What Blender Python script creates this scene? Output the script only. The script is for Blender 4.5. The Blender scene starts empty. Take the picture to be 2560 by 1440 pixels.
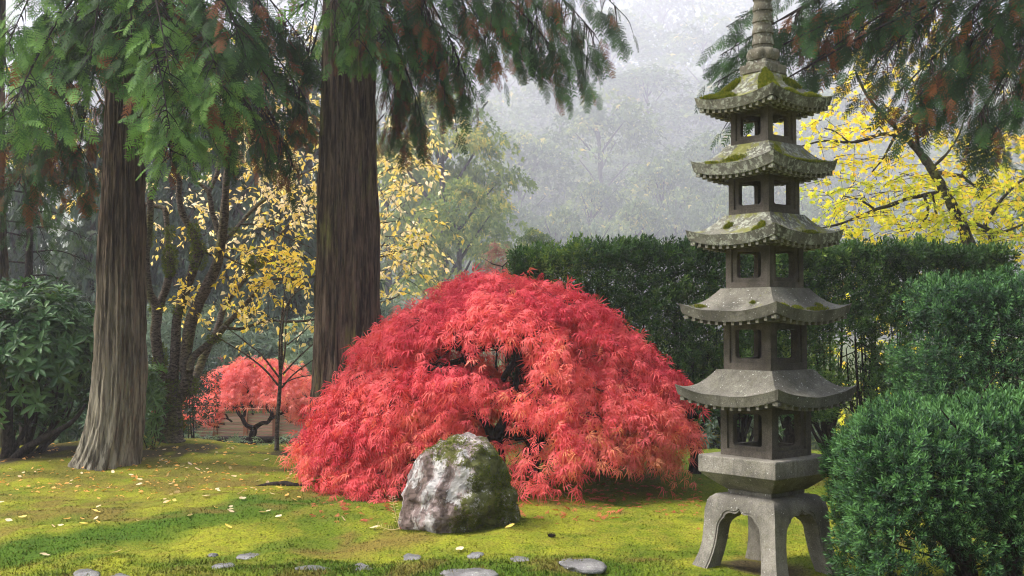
import bpy, bmesh, math
import numpy as np
from mathutils import Vector, Matrix

R = math.radians
rng = np.random.default_rng(11)
sc = bpy.context.scene
col = sc.collection

# ------------------------------------------------------------------ camera
FPX = 2844.4                      # focal length in pixels of a 2560 wide picture (40 mm)
CAMH = 1.5
PITCH = math.atan((815 - 720) / FPX)
cam_d = bpy.data.cameras.new('camera'); cam_d.lens = 40; cam_d.sensor_width = 36
cam_d.clip_start = 0.05; cam_d.clip_end = 2000
cam = bpy.data.objects.new('camera', cam_d); col.objects.link(cam)
cam.location = (0, 0, CAMH); cam.rotation_euler = (math.pi / 2 + PITCH, 0, 0)
sc.camera = cam

# ------------------------------------------------------------------ sky, sun, exposure
SUN_EL, SUN_AZ = R(50), R(-88)   # azimuth measured from +Y towards +X: from the left
world = bpy.data.worlds.new('World'); sc.world = world; world.use_nodes = True
wn = world.node_tree.nodes; wl = world.node_tree.links; wn.clear()
sky = wn.new('ShaderNodeTexSky'); sky.sky_type = 'NISHITA'; sky.sun_disc = False
sky.sun_elevation = SUN_EL; sky.sun_rotation = SUN_AZ
sky.air_density = 1.0; sky.dust_density = 3.0; sky.ozone_density = 1.0
hs = wn.new('ShaderNodeHueSaturation'); hs.inputs['Saturation'].default_value = 0.5
bg = wn.new('ShaderNodeBackground'); bg.inputs['Strength'].default_value = 0.15
wo = wn.new('ShaderNodeOutputWorld')
wl.new(sky.outputs[0], hs.inputs['Color']); wl.new(hs.outputs[0], bg.inputs['Color']); wl.new(bg.outputs[0], wo.inputs['Surface'])

sun_d = bpy.data.lights.new('sun', 'SUN'); sun_d.energy = 1.5; sun_d.angle = R(14); sun_d.color = (1.0, 0.95, 0.88)
sun = bpy.data.objects.new('sun', sun_d); col.objects.link(sun)
to_sun = Vector((math.sin(SUN_AZ) * math.cos(SUN_EL), math.cos(SUN_AZ) * math.cos(SUN_EL), math.sin(SUN_EL)))
sun.rotation_euler = to_sun.to_track_quat('Z', 'Y').to_euler()
sun.location = (0, 0, 40)

sc.view_settings.view_transform = 'Standard'; sc.view_settings.look = 'None'
sc.view_settings.exposure = 2.1; sc.view_settings.gamma = 1.0
sc.view_settings.use_curve_mapping = False
HAZE_DENSITY = 0.00145

sc.render.engine = 'CYCLES'
cy = sc.cycles
cy.use_denoising = True
try: cy.denoiser = 'OPENIMAGEDENOISE'
except Exception: pass
cy.max_bounces = 7; cy.diffuse_bounces = 3; cy.glossy_bounces = 2; cy.transmission_bounces = 4
cy.transparent_max_bounces = 4; cy.volume_bounces = 2
cy.filter_width = 1.1
cy.caustics_reflective = False; cy.caustics_refractive = False
cy.use_adaptive_sampling = False; cy.sample_clamp_indirect = 4.0

# ------------------------------------------------------------------ small maths
def P(px, py, D):
    """world point seen at pixel (px,py) of the 2560x1440 frame at forward distance D"""
    x = (px - 1280) / FPX; y = -(py - 720) / FPX
    cp, sp = math.cos(PITCH), math.sin(PITCH)
    wy = cp - y * sp; wz = sp + y * cp
    return np.array([x * D / wy, D, CAMH + wz * D / wy])

def _hash(ix, iy, iz, seed):
    h = (ix.astype(np.uint32) * np.uint32(374761393) + iy.astype(np.uint32) * np.uint32(668265263)
         + iz.astype(np.uint32) * np.uint32(1274126177) + np.uint32((seed * 974634777) & 0xffffffff))
    h = (h ^ (h >> np.uint32(13))) * np.uint32(1274126177)
    h = h ^ (h >> np.uint32(16))
    return h.astype(np.float64) / 4294967295.0

def vnoise(p, seed=0):
    p = np.asarray(p, float); f = np.floor(p); t = p - f; t = t * t * (3 - 2 * t)
    i = f.astype(np.int64); out = 0
    for dx in (0, 1):
        wx = t[:, 0] if dx else 1 - t[:, 0]
        for dy in (0, 1):
            wy = t[:, 1] if dy else 1 - t[:, 1]
            for dz in (0, 1):
                wz = t[:, 2] if dz else 1 - t[:, 2]
                out = out + wx * wy * wz * _hash(i[:, 0] + dx, i[:, 1] + dy, i[:, 2] + dz, seed)
    return out * 2 - 1

def fbm(p, seed=0, oct=4, gain=0.5):
    p = np.asarray(p, float); a = 1.0; s = 0
    for k in range(oct):
        s = s + a * vnoise(p, seed + k * 7); p = p * 2.03 + 11.3; a *= gain
    return s

def smooth(a, b, x):
    t = np.clip((x - a) / (b - a), 0, 1); return t * t * (3 - 2 * t)

def seg_dist(x, y, pts):
    d = np.full(np.shape(x), 1e9)
    for (ax, ay), (bx, by) in zip(pts[:-1], pts[1:]):
        vx, vy = bx - ax, by - ay
        t = np.clip(((x - ax) * vx + (y - ay) * vy) / (vx * vx + vy * vy + 1e-9), 0, 1)
        d = np.minimum(d, np.hypot(x - ax - t * vx, y - ay - t * vy))
    return d

def ground(x, y):
    x = np.asarray(x, float); y = np.asarray(y, float)
    z = 0.15 * np.exp(-((x + 4.6) / 1.5) ** 2 - ((y - 13.8) / 2.2) ** 2)
    z = z + 0.07 * np.exp(-((x + 1.2) / 1.6) ** 2 - ((y - 9.3) / 1.3) ** 2)
    z = z + 0.05 * np.exp(-((x - 0.6) / 1.5) ** 2 - ((y - 8.9) / 0.9) ** 2)
    z = z - 0.66 * smooth(13.5, 17.5, y)
    z = z + 0.32 * np.maximum(y - 185, 0) * smooth(185, 250, y)
    n = 16
    p = np.stack([x.ravel(), y.ravel(), np.zeros(x.size)], 1)
    near = 1 - smooth(15, 22, y)
    z = z + near * (0.035 * fbm(p * 0.9, 3, 3) + 0.022 * fbm(p * 3.2, 5, 3)).reshape(x.shape)
    z = z + (1 - near) * (0.25 * fbm(p * 0.11, 9, 3)).reshape(x.shape)
    return z

def gz(x, y): return float(ground(np.array([x]), np.array([y]))[0])

def G(px, D, dz=0.0):
    x = (px - 1280) / FPX * D * 1.0006
    return np.array([x, D, gz(x, D) + dz])

def nrm(v):
    v = np.asarray(v, float); return v / np.maximum(np.linalg.norm(v, axis=-1, keepdims=True), 1e-9)

def frames(fwd, up):
    """(n,3,3) matrices whose columns are x,y(fwd),z(normal)"""
    y = nrm(fwd); x = nrm(np.cross(y, up)); z = np.cross(x, y)
    return np.stack([x, y, z], axis=2)

# ------------------------------------------------------------------ mesh helpers
def mesh_np(name, V, F, mats, attrs=None, smooth_shade=False, midx=None):
    if not isinstance(F, list): F = [F]
    F = [np.asarray(f) for f in F if len(f)]
    me = bpy.data.meshes.new(name)
    V = np.asarray(V, np.float32)
    me.vertices.add(len(V)); me.vertices.foreach_set('co', V.ravel())
    li = np.concatenate([f.ravel() for f in F]).astype(np.int32)
    ls = []; s = 0
    for f in F:
        ls.append(s + np.arange(len(f)) * f.shape[1]); s += f.size
    ls = np.concatenate(ls).astype(np.int32)
    me.loops.add(len(li)); me.loops.foreach_set('vertex_index', li)
    me.polygons.add(len(ls)); me.polygons.foreach_set('loop_start', ls)
    if not isinstance(mats, (list, tuple)): mats = [mats]
    for m in mats: me.materials.append(m)
    if midx is not None: me.polygons.foreach_set('material_index', np.asarray(midx, np.int32))
    me.update(calc_edges=True)
    me.polygons.foreach_set('use_smooth', np.full(len(ls), bool(smooth_shade)))
    for k, a in (attrs or {}).items():
        a = np.asarray(a, np.float32)
        if a.ndim == 1:
            at = me.attributes.new(k, 'FLOAT', 'POINT'); at.data.foreach_set('value', a)
        else:
            at = me.attributes.new(k, 'FLOAT_COLOR', 'POINT'); at.data.foreach_set('color', a.ravel())
    return me

def link(name, me, parent=None, loc=None):
    o = bpy.data.objects.new(name, me); col.objects.link(o)
    if parent is not None: o.parent = parent
    if loc is not None: o.location = loc
    return o

def empty(name, loc=(0, 0, 0)):
    o = bpy.data.objects.new(name, None); col.objects.link(o); o.location = loc; o.empty_display_size = 0.1
    return o

def tag(o, label=None, cat=None, group=None, kind=None):
    if label: o['label'] = label
    if cat: o['category'] = cat
    if group: o['group'] = group
    if kind: o['kind'] = kind
    return o

def inst(tv, tf, M, pos, scale):
    """place template tv,(list of face arrays) n times"""
    n = len(pos); k = len(tv)
    sc_ = np.asarray(scale, float)
    V = np.einsum('nij,kj->nki', M, tv) * sc_.reshape(n, 1, 1) + pos[:, None, :]
    out = []
    for f in tf:
        out.append((f[None] + (np.arange(n) * k)[:, None, None]).reshape(-1, f.shape[1]))
    return V.reshape(-1, 3), out

class Acc:
    def __init__(s): s.V = []; s.F = {}; s.T = []; s.n = 0
    def add(s, V, F, tint=None):
        V = np.asarray(V, float)
        if not isinstance(F, list): F = [F]
        for f in F:
            f = np.asarray(f)
            if len(f): s.F.setdefault(f.shape[1], []).append(f + s.n)
        s.V.append(V); s.n += len(V)
        if tint is None: tint = np.full(len(V), 0.5)
        elif np.ndim(tint) == 0: tint = np.full(len(V), float(tint))
        s.T.append(tint)
    def mesh(s, name, mat, smooth_shade=False):
        return mesh_np(name, np.concatenate(s.V), [np.concatenate(f) for f in s.F.values()], mat,
                       {'tint': np.concatenate(s.T)}, smooth_shade)

def smooth_path(pts, rad=None, m=6):
    pts = np.asarray(pts, float); n = len(pts)
    rad = np.asarray(rad, float) if rad is not None else np.ones(n)
    if n < 3:
        t = np.linspace(0, 1, m + 1)[:, None]
        return pts[0] * (1 - t) + pts[-1] * t, rad[0] * (1 - t[:, 0]) + rad[-1] * t[:, 0]
    pp = np.vstack([2 * pts[0] - pts[1], pts, 2 * pts[-1] - pts[-2]])
    out = []; ro = []
    for i in range(n - 1):
        a, b, c, d = pp[i:i + 4]
        for j in range(m):
            t = j / m
            out.append(0.5 * ((2 * b) + (c - a) * t + (2 * a - 5 * b + 4 * c - d) * t * t + (3 * b - a - 3 * c + d) * t ** 3))
            ro.append(rad[i] * (1 - t) + rad[i + 1] * t)
    out.append(pts[-1]); ro.append(rad[-1])
    return np.array(out), np.array(ro)

def tube(pts, rad, n=8, wob=0.0, seed=0):
    pts = np.asarray(pts, float); m = len(pts)
    tan = nrm(np.gradient(pts, axis=0))
    ref = np.array([0.3, -0.9, 0.2]) if abs(tan[0][1]) < 0.9 else np.array([1.0, 0, 0])
    X = []; x = nrm(np.cross(tan[0], ref))
    for i in range(m):
        x = x - tan[i] * np.dot(x, tan[i]); x = nrm(x); X.append(x)
    X = np.array(X); Y = np.cross(tan, X)
    a = np.arange(n) / n * 2 * math.pi
    r = np.repeat(np.asarray(rad, float)[:, None], n, 1)
    ring = X[:, None, :] * np.cos(a)[None, :, None] + Y[:, None, :] * np.sin(a)[None, :, None]
    if wob:
        q = (pts[:, None, :] + ring * r[:, :, None]).reshape(-1, 3)
        r = r * (1 + wob * fbm(q * 14, seed, 3).reshape(m, n))
    V = pts[:, None, :] + ring * r[:, :, None]
    i = np.arange(m - 1)[:, None] * n; j = np.arange(n)[None, :]; j2 = (j + 1) % n
    F = np.stack([i + j, i + j2, i + n + j2, i + n + j], 2).reshape(-1, 4)
    V = V.reshape(-1, 3)
    V = np.vstack([V, pts[0], pts[-1]]); c0 = m * n; c1 = c0 + 1
    T0 = np.stack([np.full(n, c0), j2[0], j[0]], 1); b = (m - 1) * n
    T1 = np.stack([np.full(n, c1), b + j[0], b + j2[0]], 1)
    return V, [F, np.vstack([T0, T1])]

def box_data(sx, sy, sz, z0=None):
    x, y = sx / 2, sy / 2; a, b = (-sz / 2, sz / 2) if z0 is None else (z0, z0 + sz)
    V = np.array([[-x, -y, a], [x, -y, a], [x, y, a], [-x, y, a], [-x, -y, b], [x, -y, b], [x, y, b], [-x, y, b]])
    F = np.array([[0, 3, 2, 1], [4, 5, 6, 7], [0, 1, 5, 4], [1, 2, 6, 5], [2, 3, 7, 6], [3, 0, 4, 7]])
    return V, F

# ------------------------------------------------------------------ materials
def new_mat(name):
    m = bpy.data.materials.new(name); m.use_nodes = True
    nt = m.node_tree; nt.nodes.clear()
    return m, nt.nodes, nt.links

def ramp(N, stops, interp='LINEAR'):
    r = N.new('ShaderNodeValToRGB'); e = r.color_ramp.elements; r.color_ramp.interpolation = interp
    while len(e) < len(stops): e.new(0.5)
    for i, (p, c) in enumerate(stops):
        e[i].position = p; e[i].color = (*c, 1)
    return r

def leaf_mat(name, stops, transl=0.35, rough=0.5, spec=0.3, tcol=1.5, noise=0.0, tb=0.6):
    m, N, L = new_mat(name)
    at = N.new('ShaderNodeAttribute'); at.attribute_name = 'tint'
    fac = at.outputs['Fac']
    if noise:
        tc = N.new('ShaderNodeTexCoord'); nz = N.new('ShaderNodeTexNoise'); nz.inputs['Scale'].default_value = noise
        nz.inputs['Detail'].default_value = 2
        L.new(tc.outputs['Object'], nz.inputs['Vector'])
        mm = N.new('ShaderNodeMath'); mm.operation = 'MULTIPLY_ADD'; mm.inputs[1].default_value = 0.9; mm.inputs[2].default_value = -0.45
        L.new(nz.outputs['Fac'], mm.inputs[0])
        ad = N.new('ShaderNodeMath'); ad.operation = 'ADD'; ad.use_clamp = True
        L.new(mm.outputs[0], ad.inputs[0]); L.new(at.outputs['Fac'], ad.inputs[1]); fac = ad.outputs[0]
    rp = ramp(N, stops); L.new(fac, rp.inputs['Fac'])
    pr = N.new('ShaderNodeBsdfPrincipled'); pr.inputs['Roughness'].default_value = rough
    pr.inputs['Specular IOR Level'].default_value = spec
    L.new(rp.outputs[0], pr.inputs['Base Color'])
    tr = N.new('ShaderNodeBsdfTranslucent')
    g = N.new('ShaderNodeMixRGB'); g.blend_type = 'MULTIPLY'; g.inputs['Fac'].default_value = 1
    g.inputs['Color2'].default_value = (tcol, tcol * 0.95, tcol * tb, 1)
    L.new(rp.outputs[0], g.inputs['Color1']); L.new(g.outputs[0], tr.inputs['Color'])
    mx = N.new('ShaderNodeMixShader'); mx.inputs['Fac'].default_value = transl
    L.new(pr.outputs[0], mx.inputs[1]); L.new(tr.outputs[0], mx.inputs[2])
    out = N.new('ShaderNodeOutputMaterial'); L.new(mx.outputs[0], out.inputs['Surface'])
    return m

def noise_node(N, L, coord, scale, detail=4, rough=0.55, vec_scale=None, dist=0.0):
    if vec_scale:
        mp = N.new('ShaderNodeMapping'); mp.inputs['Scale'].default_value = vec_scale
        L.new(coord, mp.inputs['Vector']); coord = mp.outputs[0]
    n = N.new('ShaderNodeTexNoise'); n.inputs['Scale'].default_value = scale; n.inputs['Detail'].default_value = detail
    n.inputs['Roughness'].default_value = rough; n.inputs['Distortion'].default_value = dist
    L.new(coord, n.inputs['Vector']); return n

def mixc(N, L, fac, a, b, mode='MIX'):
    m = N.new('ShaderNodeMixRGB'); m.blend_type = mode
    for s, v in ((m.inputs['Fac'], fac), (m.inputs['Color1'], a), (m.inputs['Color2'], b)):
        if isinstance(v, (int, float)): s.default_value = v
        elif isinstance(v, tuple): s.default_value = (*v, 1)
        else: L.new(v, s)
    return m.outputs[0]

def mth(N, L, op, a, b=None, clamp=False):
    m = N.new('ShaderNodeMath'); m.operation = op; m.use_clamp = clamp
    for i, v in enumerate((a, b)):
        if v is None: continue
        if isinstance(v, (int, float)): m.inputs[i].default_value = v
        else: L.new(v, m.inputs[i])
    return m.outputs[0]

def step_(N, L, v, a, b):
    m = N.new('ShaderNodeMapRange'); m.interpolation_type = 'SMOOTHSTEP'
    m.inputs['From Min'].default_value = a; m.inputs['From Max'].default_value = b
    L.new(v, m.inputs['Value']); return m.outputs[0]

def finish(N, L, color, rough=0.85, bump=None, dist=0.01, strength=0.6, spec=0.25):
    pr = N.new('ShaderNodeBsdfPrincipled'); pr.inputs['Specular IOR Level'].default_value = spec
    if isinstance(rough, (int, float)): pr.inputs['Roughness'].default_value = rough
    else: L.new(rough, pr.inputs['Roughness'])
    if isinstance(color, tuple): pr.inputs['Base Color'].default_value = (*color, 1)
    else: L.new(color, pr.inputs['Base Color'])
    if bump is not None:
        b = N.new('ShaderNodeBump'); b.inputs['Distance'].default_value = dist; b.inputs['Strength'].default_value = strength
        L.new(bump, b.inputs['Height']); L.new(b.outputs[0], pr.inputs['Normal'])
    o = N.new('ShaderNodeOutputMaterial'); L.new(pr.outputs[0], o.inputs['Surface'])

# moss (ground sheet and moss blades)
def moss_material():
    m, N, L = new_mat('moss_material')
    tc = N.new('ShaderNodeTexCoord'); co = tc.outputs['Object']
    at = N.new('ShaderNodeAttribute'); at.attribute_name = 'patch'
    sp = N.new('ShaderNodeSeparateColor'); L.new(at.outputs['Color'], sp.inputs[0])
    ti = N.new('ShaderNodeAttribute'); ti.attribute_name = 'tint'
    n1 = noise_node(N, L, co, 1.7, 5, 0.6); n2 = noise_node(N, L, co, 9, 4, 0.6); n3 = noise_node(N, L, co, 70, 3, 0.65)
    a = mixc(N, L, step_(N, L, n1.outputs['Fac'], 0.32, 0.68), (0.12, 0.165, 0.01), (0.31, 0.32, 0.024))
    a = mixc(N, L, step_(N, L, n2.outputs['Fac'], 0.35, 0.75), a, (0.24, 0.215, 0.03))
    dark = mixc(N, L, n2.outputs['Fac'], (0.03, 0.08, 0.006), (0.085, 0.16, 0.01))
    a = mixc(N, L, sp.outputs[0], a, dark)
    brown = mixc(N, L, n3.outputs['Fac'], (0.14, 0.095, 0.03), (0.23, 0.15, 0.04))
    a = mixc(N, L, sp.outputs[1], a, brown)
    dirt = mixc(N, L, n3.outputs['Fac'], (0.03, 0.02, 0.014), (0.085, 0.06, 0.04))
    a = mixc(N, L, sp.outputs[2], a, dirt)
    tv = mth(N, L, 'MULTIPLY_ADD', ti.outputs['Fac'], 0.9); tv.node.inputs[2].default_value = 0.6
    a = mixc(N, L, 1.0, a, tv, 'MULTIPLY')
    g = mixc(N, L, step_(N, L, n3.outputs['Fac'], 0.32, 0.68), (0.4, 0.46, 0.36), (1.25, 1.22, 1.1))
    a = mixc(N, L, 0.8, a, g, 'MULTIPLY')
    h = mth(N, L, 'ADD', n3.outputs['Fac'], mth(N, L, 'MULTIPLY', n2.outputs['Fac'], 0.8))
    finish(N, L, a, 0.95, h, 0.03, 0.8, 0.08)
    return m
MOSS = moss_material()

def bark_material(name, c0, c1, c2, vs=(9, 9, 0.9), moss=0.0, pale_base=None, dist=0.02):
    m, N, L = new_mat(name)
    tc = N.new('ShaderNodeTexCoord'); co = tc.outputs['Object']
    n1 = noise_node(N, L, co, 4, 5, 0.65, vs, 0.4); n2 = noise_node(N, L, co, 1.2, 4, 0.6); n3 = noise_node(N, L, co, 16, 4, 0.7, vs)
    c = ramp(N, [(0.3, c0), (0.5, c1), (0.72, c2)]); L.new(n1.outputs['Fac'], c.inputs['Fac'])
    a = mixc(N, L, mth(N, L, 'MULTIPLY', n3.outputs['Fac'], 0.55), c.outputs[0], tuple(x * 0.45 for x in c0))
    if pale_base:
        sx = N.new('ShaderNodeSeparateXYZ'); L.new(co, sx.inputs[0])
        f = mth(N, L, 'ADD', sx.outputs['Z'], mth(N, L, 'MULTIPLY', n2.outputs['Fac'], -1.6))
        f = step_(N, L, f, 1.9, -0.7)
        a = mixc(N, L, mth(N, L, 'MULTIPLY', f, 0.85), a, mixc(N, L, n1.outputs['Fac'], tuple(x * 0.4 for x in pale_base), tuple(x * 1.15 for x in pale_base)))
    if moss:
        gg = noise_node(N, L, co, 2.2, 5, 0.65, (1.6, 1.6, 0.35))
        f = step_(N, L, gg.outputs['Fac'], 0.66 - 0.3 * moss, 0.72)
        a = mixc(N, L, mth(N, L, 'MULTIPLY', f, 0.8), a, (0.11, 0.115, 0.022))
    sk = noise_node(N, L, co, 1, 5, 0.7, tuple(x * 2.6 for x in vs), 0.3)
    a = mixc(N, L, 0.8, a, mixc(N, L, step_(N, L, sk.outputs['Fac'], 0.4, 0.58), (0.22, 0.2, 0.19), (1.4, 1.4, 1.4)), 'MULTIPLY')
    h = mth(N, L, 'ADD', n1.outputs['Fac'], mth(N, L, 'MULTIPLY', sk.outputs['Fac'], 1.0))
    finish(N, L, a, 0.92, h, dist, 0.9, 0.08)
    return m
BARK_L = bark_material('cedar_bark', (0.036, 0.024, 0.016), (0.105, 0.074, 0.05), (0.19, 0.14, 0.1), (9, 9, 0.7), 0.12, (0.3, 0.27, 0.2))
BARK_M = bark_material('cedar_bark_brown', (0.034, 0.023, 0.016), (0.1, 0.07, 0.048), (0.18, 0.132, 0.092), (9, 9, 0.7), 0.42)
BARK_DARK = bark_material('dark_branch_bark', (0.012, 0.009, 0.008), (0.032, 0.024, 0.02), (0.06, 0.046, 0.036), (14, 14, 8), 0.0, None, 0.006)
BARK_CH = bark_material('cherry_bark', (0.05, 0.037, 0.028), (0.105, 0.082, 0.062), (0.18, 0.145, 0.11), (8, 8, 20), 0.5, None, 0.008)
BARK_MOSSY = bark_material('mossy_branch_bark', (0.02, 0.017, 0.012), (0.05, 0.042, 0.028), (0.085, 0.075, 0.045), (9, 9, 9), 0.55, None, 0.01)
TWIG = bark_material('twig_bark', (0.03, 0.022, 0.016), (0.06, 0.047, 0.036), (0.1, 0.08, 0.06), (14, 14, 8), 0.0, None, 0.003)

def stone_material(name, base, lich=0.0, mossy=0.0, dark=0.0):
    m, N, L = new_mat(name)
    tc = N.new('ShaderNodeTexCoord'); co = tc.outputs['Object']
    n1 = noise_node(N, L, co, 3.2, 6, 0.6); n2 = noise_node(N, L, co, 22, 5, 0.65); n3 = noise_node(N, L, co, 160, 3, 0.7)
    a = mixc(N, L, step_(N, L, n1.outputs['Fac'], 0.35, 0.65), tuple(x * 0.5 for x in base), tuple(x * 1.2 for x in base))
    a = mixc(N, L, mth(N, L, 'MULTIPLY', step_(N, L, n2.outputs['Fac'], 0.45, 0.7), 0.45), a, (base[0] * 0.62, base[1] * 0.64, base[2] * 0.5))
    a = mixc(N, L, 0.75, a, mixc(N, L, step_(N, L, n3.outputs['Fac'], 0.35, 0.65), (0.6, 0.6, 0.6), (1.25, 1.25, 1.25)), 'MULTIPLY')
    # rain streaks running down the vertical faces
    st = noise_node(N, L, co, 1, 5, 0.6, (22, 22, 2.2))
    a = mixc(N, L, mth(N, L, 'MULTIPLY', step_(N, L, st.outputs['Fac'], 0.52, 0.72), 0.55), a, tuple(x * 0.36 for x in base))
    geo = N.new('ShaderNodeNewGeometry'); sx = N.new('ShaderNodeSeparateXYZ'); L.new(geo.outputs['True Normal'], sx.inputs[0])
    if lich:
        v = noise_node(N, L, co, 34, 4, 0.75)
        big = noise_node(N, L, co, 6, 3, 0.6)
        f = mth(N, L, 'MULTIPLY', step_(N, L, v.outputs['Fac'], 0.6 - 0.09 * lich, 0.66 - 0.09 * lich), step_(N, L, big.outputs['Fac'], 0.62 - 0.3 * lich, 0.72 - 0.25 * lich))
        a = mixc(N, L, mth(N, L, 'MULTIPLY', f, 0.62), a, mixc(N, L, n2.outputs['Fac'], (0.2, 0.225, 0.16), (0.46, 0.47, 0.38)))
        w = noise_node(N, L, co, 75, 2, 0.6)
        a = mixc(N, L, step_(N, L, w.outputs['Fac'], 0.69, 0.72), a, (0.5, 0.5, 0.46))
    if mossy:
        b = noise_node(N, L, co, 7, 4, 0.7)
        f = mth(N, L, 'MULTIPLY', step_(N, L, b.outputs['Fac'], 0.66 - 0.2 * mossy, 0.72 - 0.18 * mossy), step_(N, L, sx.outputs['Z'], 0.05, 0.5))
        a = mixc(N, L, mth(N, L, 'MULTIPLY', f, 0.75), a, mixc(N, L, n2.outputs['Fac'], (0.07, 0.08, 0.015), (0.2, 0.19, 0.03)))
    if dark:
        a = mixc(N, L, dark, a, (0.03, 0.026, 0.021))
    h = mth(N, L, 'ADD', mth(N, L, 'MULTIPLY', n2.outputs['Fac'], 1.2), mth(N, L, 'MULTIPLY', n3.outputs['Fac'], 0.5))
    finish(N, L, a, 0.92, h, 0.006, 0.7, 0.18)
    return m
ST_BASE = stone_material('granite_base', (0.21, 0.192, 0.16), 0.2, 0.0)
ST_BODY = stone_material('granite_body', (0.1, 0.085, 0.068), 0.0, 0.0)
ST_ROOF_LOW = stone_material('granite_roof_low', (0.132, 0.122, 0.098), 0.25, 0.1)
ST_ROOF_MID = stone_material('granite_roof_mid', (0.13, 0.124, 0.098), 0.95, 0.8)
ST_ROOF_TOP = stone_material('granite_roof_top', (0.13, 0.123, 0.09), 1.0, 0.95)
ST_SPIRE = stone_material('granite_spire', (0.15, 0.134, 0.098), 0.7, 0.3)
ST_STEP = stone_material('stepping_stone', (0.18, 0.172, 0.165), 0.3, 0.0)

def boulder_material():
    m, N, L = new_mat('boulder_material')
    tc = N.new('ShaderNodeTexCoord'); co = tc.outputs['Object']
    n1 = noise_node(N, L, co, 4, 6, 0.65, (1, 1, 0.55), 0.6); n2 = noise_node(N, L, co, 13, 6, 0.7); n3 = noise_node(N, L, co, 60, 4, 0.7)
    a = mixc(N, L, step_(N, L, n1.outputs['Fac'], 0.36, 0.62), (0.13, 0.09, 0.075), (0.42, 0.33, 0.31))
    a = mixc(N, L, mth(N, L, 'MULTIPLY', step_(N, L, n2.outputs['Fac'], 0.5, 0.64), 0.75), a, (0.075, 0.062, 0.05))
    w = noise_node(N, L, co, 3.4, 6, 0.75, (1, 1, 0.45), 0.5)
    a = mixc(N, L, mth(N, L, 'MULTIPLY', step_(N, L, w.outputs['Fac'], 0.48, 0.54), 0.92), a, mixc(N, L, n2.outputs['Fac'], (0.36, 0.34, 0.32), (0.68, 0.65, 0.62)))
    at = N.new('ShaderNodeAttribute'); at.attribute_name = 'tint'      # where moss has settled
    mo = mth(N, L, 'ADD', at.outputs['Fac'], mth(N, L, 'MULTIPLY', mth(N, L, 'SUBTRACT', n2.outputs['Fac'], 0.5), 2.3))
    mo = mth(N, L, 'ADD', mo, mth(N, L, 'MULTIPLY', mth(N, L, 'SUBTRACT', n3.outputs['Fac'], 0.5), 1.2))
    mc = mixc(N, L, n3.outputs['Fac'], (0.03, 0.033, 0.008), (0.16, 0.17, 0.02))
    a = mixc(N, L, mth(N, L, 'MULTIPLY', step_(N, L, mo, 0.42, 0.62), 0.92), a, mc)
    h = mth(N, L, 'ADD', mth(N, L, 'MULTIPLY', n2.outputs['Fac'], 1.3), mth(N, L, 'MULTIPLY', n3.outputs['Fac'], 0.6))
    cr = noise_node(N, L, co, 9, 6, 0.75, (1, 1, 1.6), 1.2)
    a = mixc(N, L, mth(N, L, 'MULTIPLY', step_(N, L, cr.outputs['Fac'], 0.42, 0.34), 0.6), a, (0.045, 0.036, 0.03))
    h = mth(N, L, 'ADD', h, mth(N, L, 'MULTIPLY', step_(N, L, cr.outputs['Fac'], 0.36, 0.5), 0.8))
    finish(N, L, a, 0.93, h, 0.03, 1.0, 0.15)
    return m
BOULDER = boulder_material()

def plain_wood(name, a, b, vs):
    m, N, L = new_mat(name)
    tc = N.new('ShaderNodeTexCoord'); n = noise_node(N, L, tc.outputs['Object'], 5, 5, 0.6, vs)
    oi = N.new('ShaderNodeObjectInfo')
    c = mixc(N, L, n.outputs['Fac'], a, b)
    v = mth(N, L, 'MULTIPLY_ADD', oi.outputs['Random'], 0.5); v.node.inputs[2].default_value = 0.75
    finish(N, L, mixc(N, L, 1.0, c, v, 'MULTIPLY'), 0.75, n.outputs['Fac'], 0.004, 0.5)
    return m
FENCE_WOOD = plain_wood('fence_slat_wood', (0.34, 0.2, 0.14), (0.55, 0.37, 0.28), (0.6, 6, 12))
POST_WOOD = plain_wood('fence_post_wood', (0.2, 0.085, 0.045), (0.33, 0.15, 0.08), (8, 8, 1))

L_MAPLE = leaf_mat('red_maple_leaf', [(0.0, (0.46, 0.03, 0.05)), (0.35, (0.70, 0.098, 0.11)), (0.75, (0.81, 0.18, 0.15)), (1.0, (0.82, 0.31, 0.15))], 0.3, 0.6, 0.12, 1.3, 0.9)
L_MAPLE2 = leaf_mat('far_maple_leaf', [(0.0, (0.62, 0.12, 0.12)), (0.5, (0.78, 0.21, 0.18)), (1.0, (0.84, 0.38, 0.22))], 0.42, 0.5, 0.2, 1.25, 1.1)
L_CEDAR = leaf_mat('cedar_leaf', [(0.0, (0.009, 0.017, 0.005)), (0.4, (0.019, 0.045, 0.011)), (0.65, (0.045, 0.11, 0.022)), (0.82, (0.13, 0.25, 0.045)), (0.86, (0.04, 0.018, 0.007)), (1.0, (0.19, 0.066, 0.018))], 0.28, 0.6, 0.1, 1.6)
L_HEML = leaf_mat('hemlock_leaf', [(0.0, (0.012, 0.03, 0.012)), (1.0, (0.045, 0.085, 0.022))], 0.3, 0.55, 0.25, 1.6)
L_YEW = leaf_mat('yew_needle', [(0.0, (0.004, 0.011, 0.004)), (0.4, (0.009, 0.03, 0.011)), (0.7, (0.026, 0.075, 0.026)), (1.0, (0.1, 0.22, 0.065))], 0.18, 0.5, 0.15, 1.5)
L_HEDGE = leaf_mat('hedge_needle', [(0.0, (0.008, 0.022, 0.008)), (0.5, (0.032, 0.08, 0.018)), (0.85, (0.09, 0.17, 0.034)), (1.0, (0.19, 0.28, 0.05))], 0.2, 0.5, 0.12, 1.5)
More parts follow.
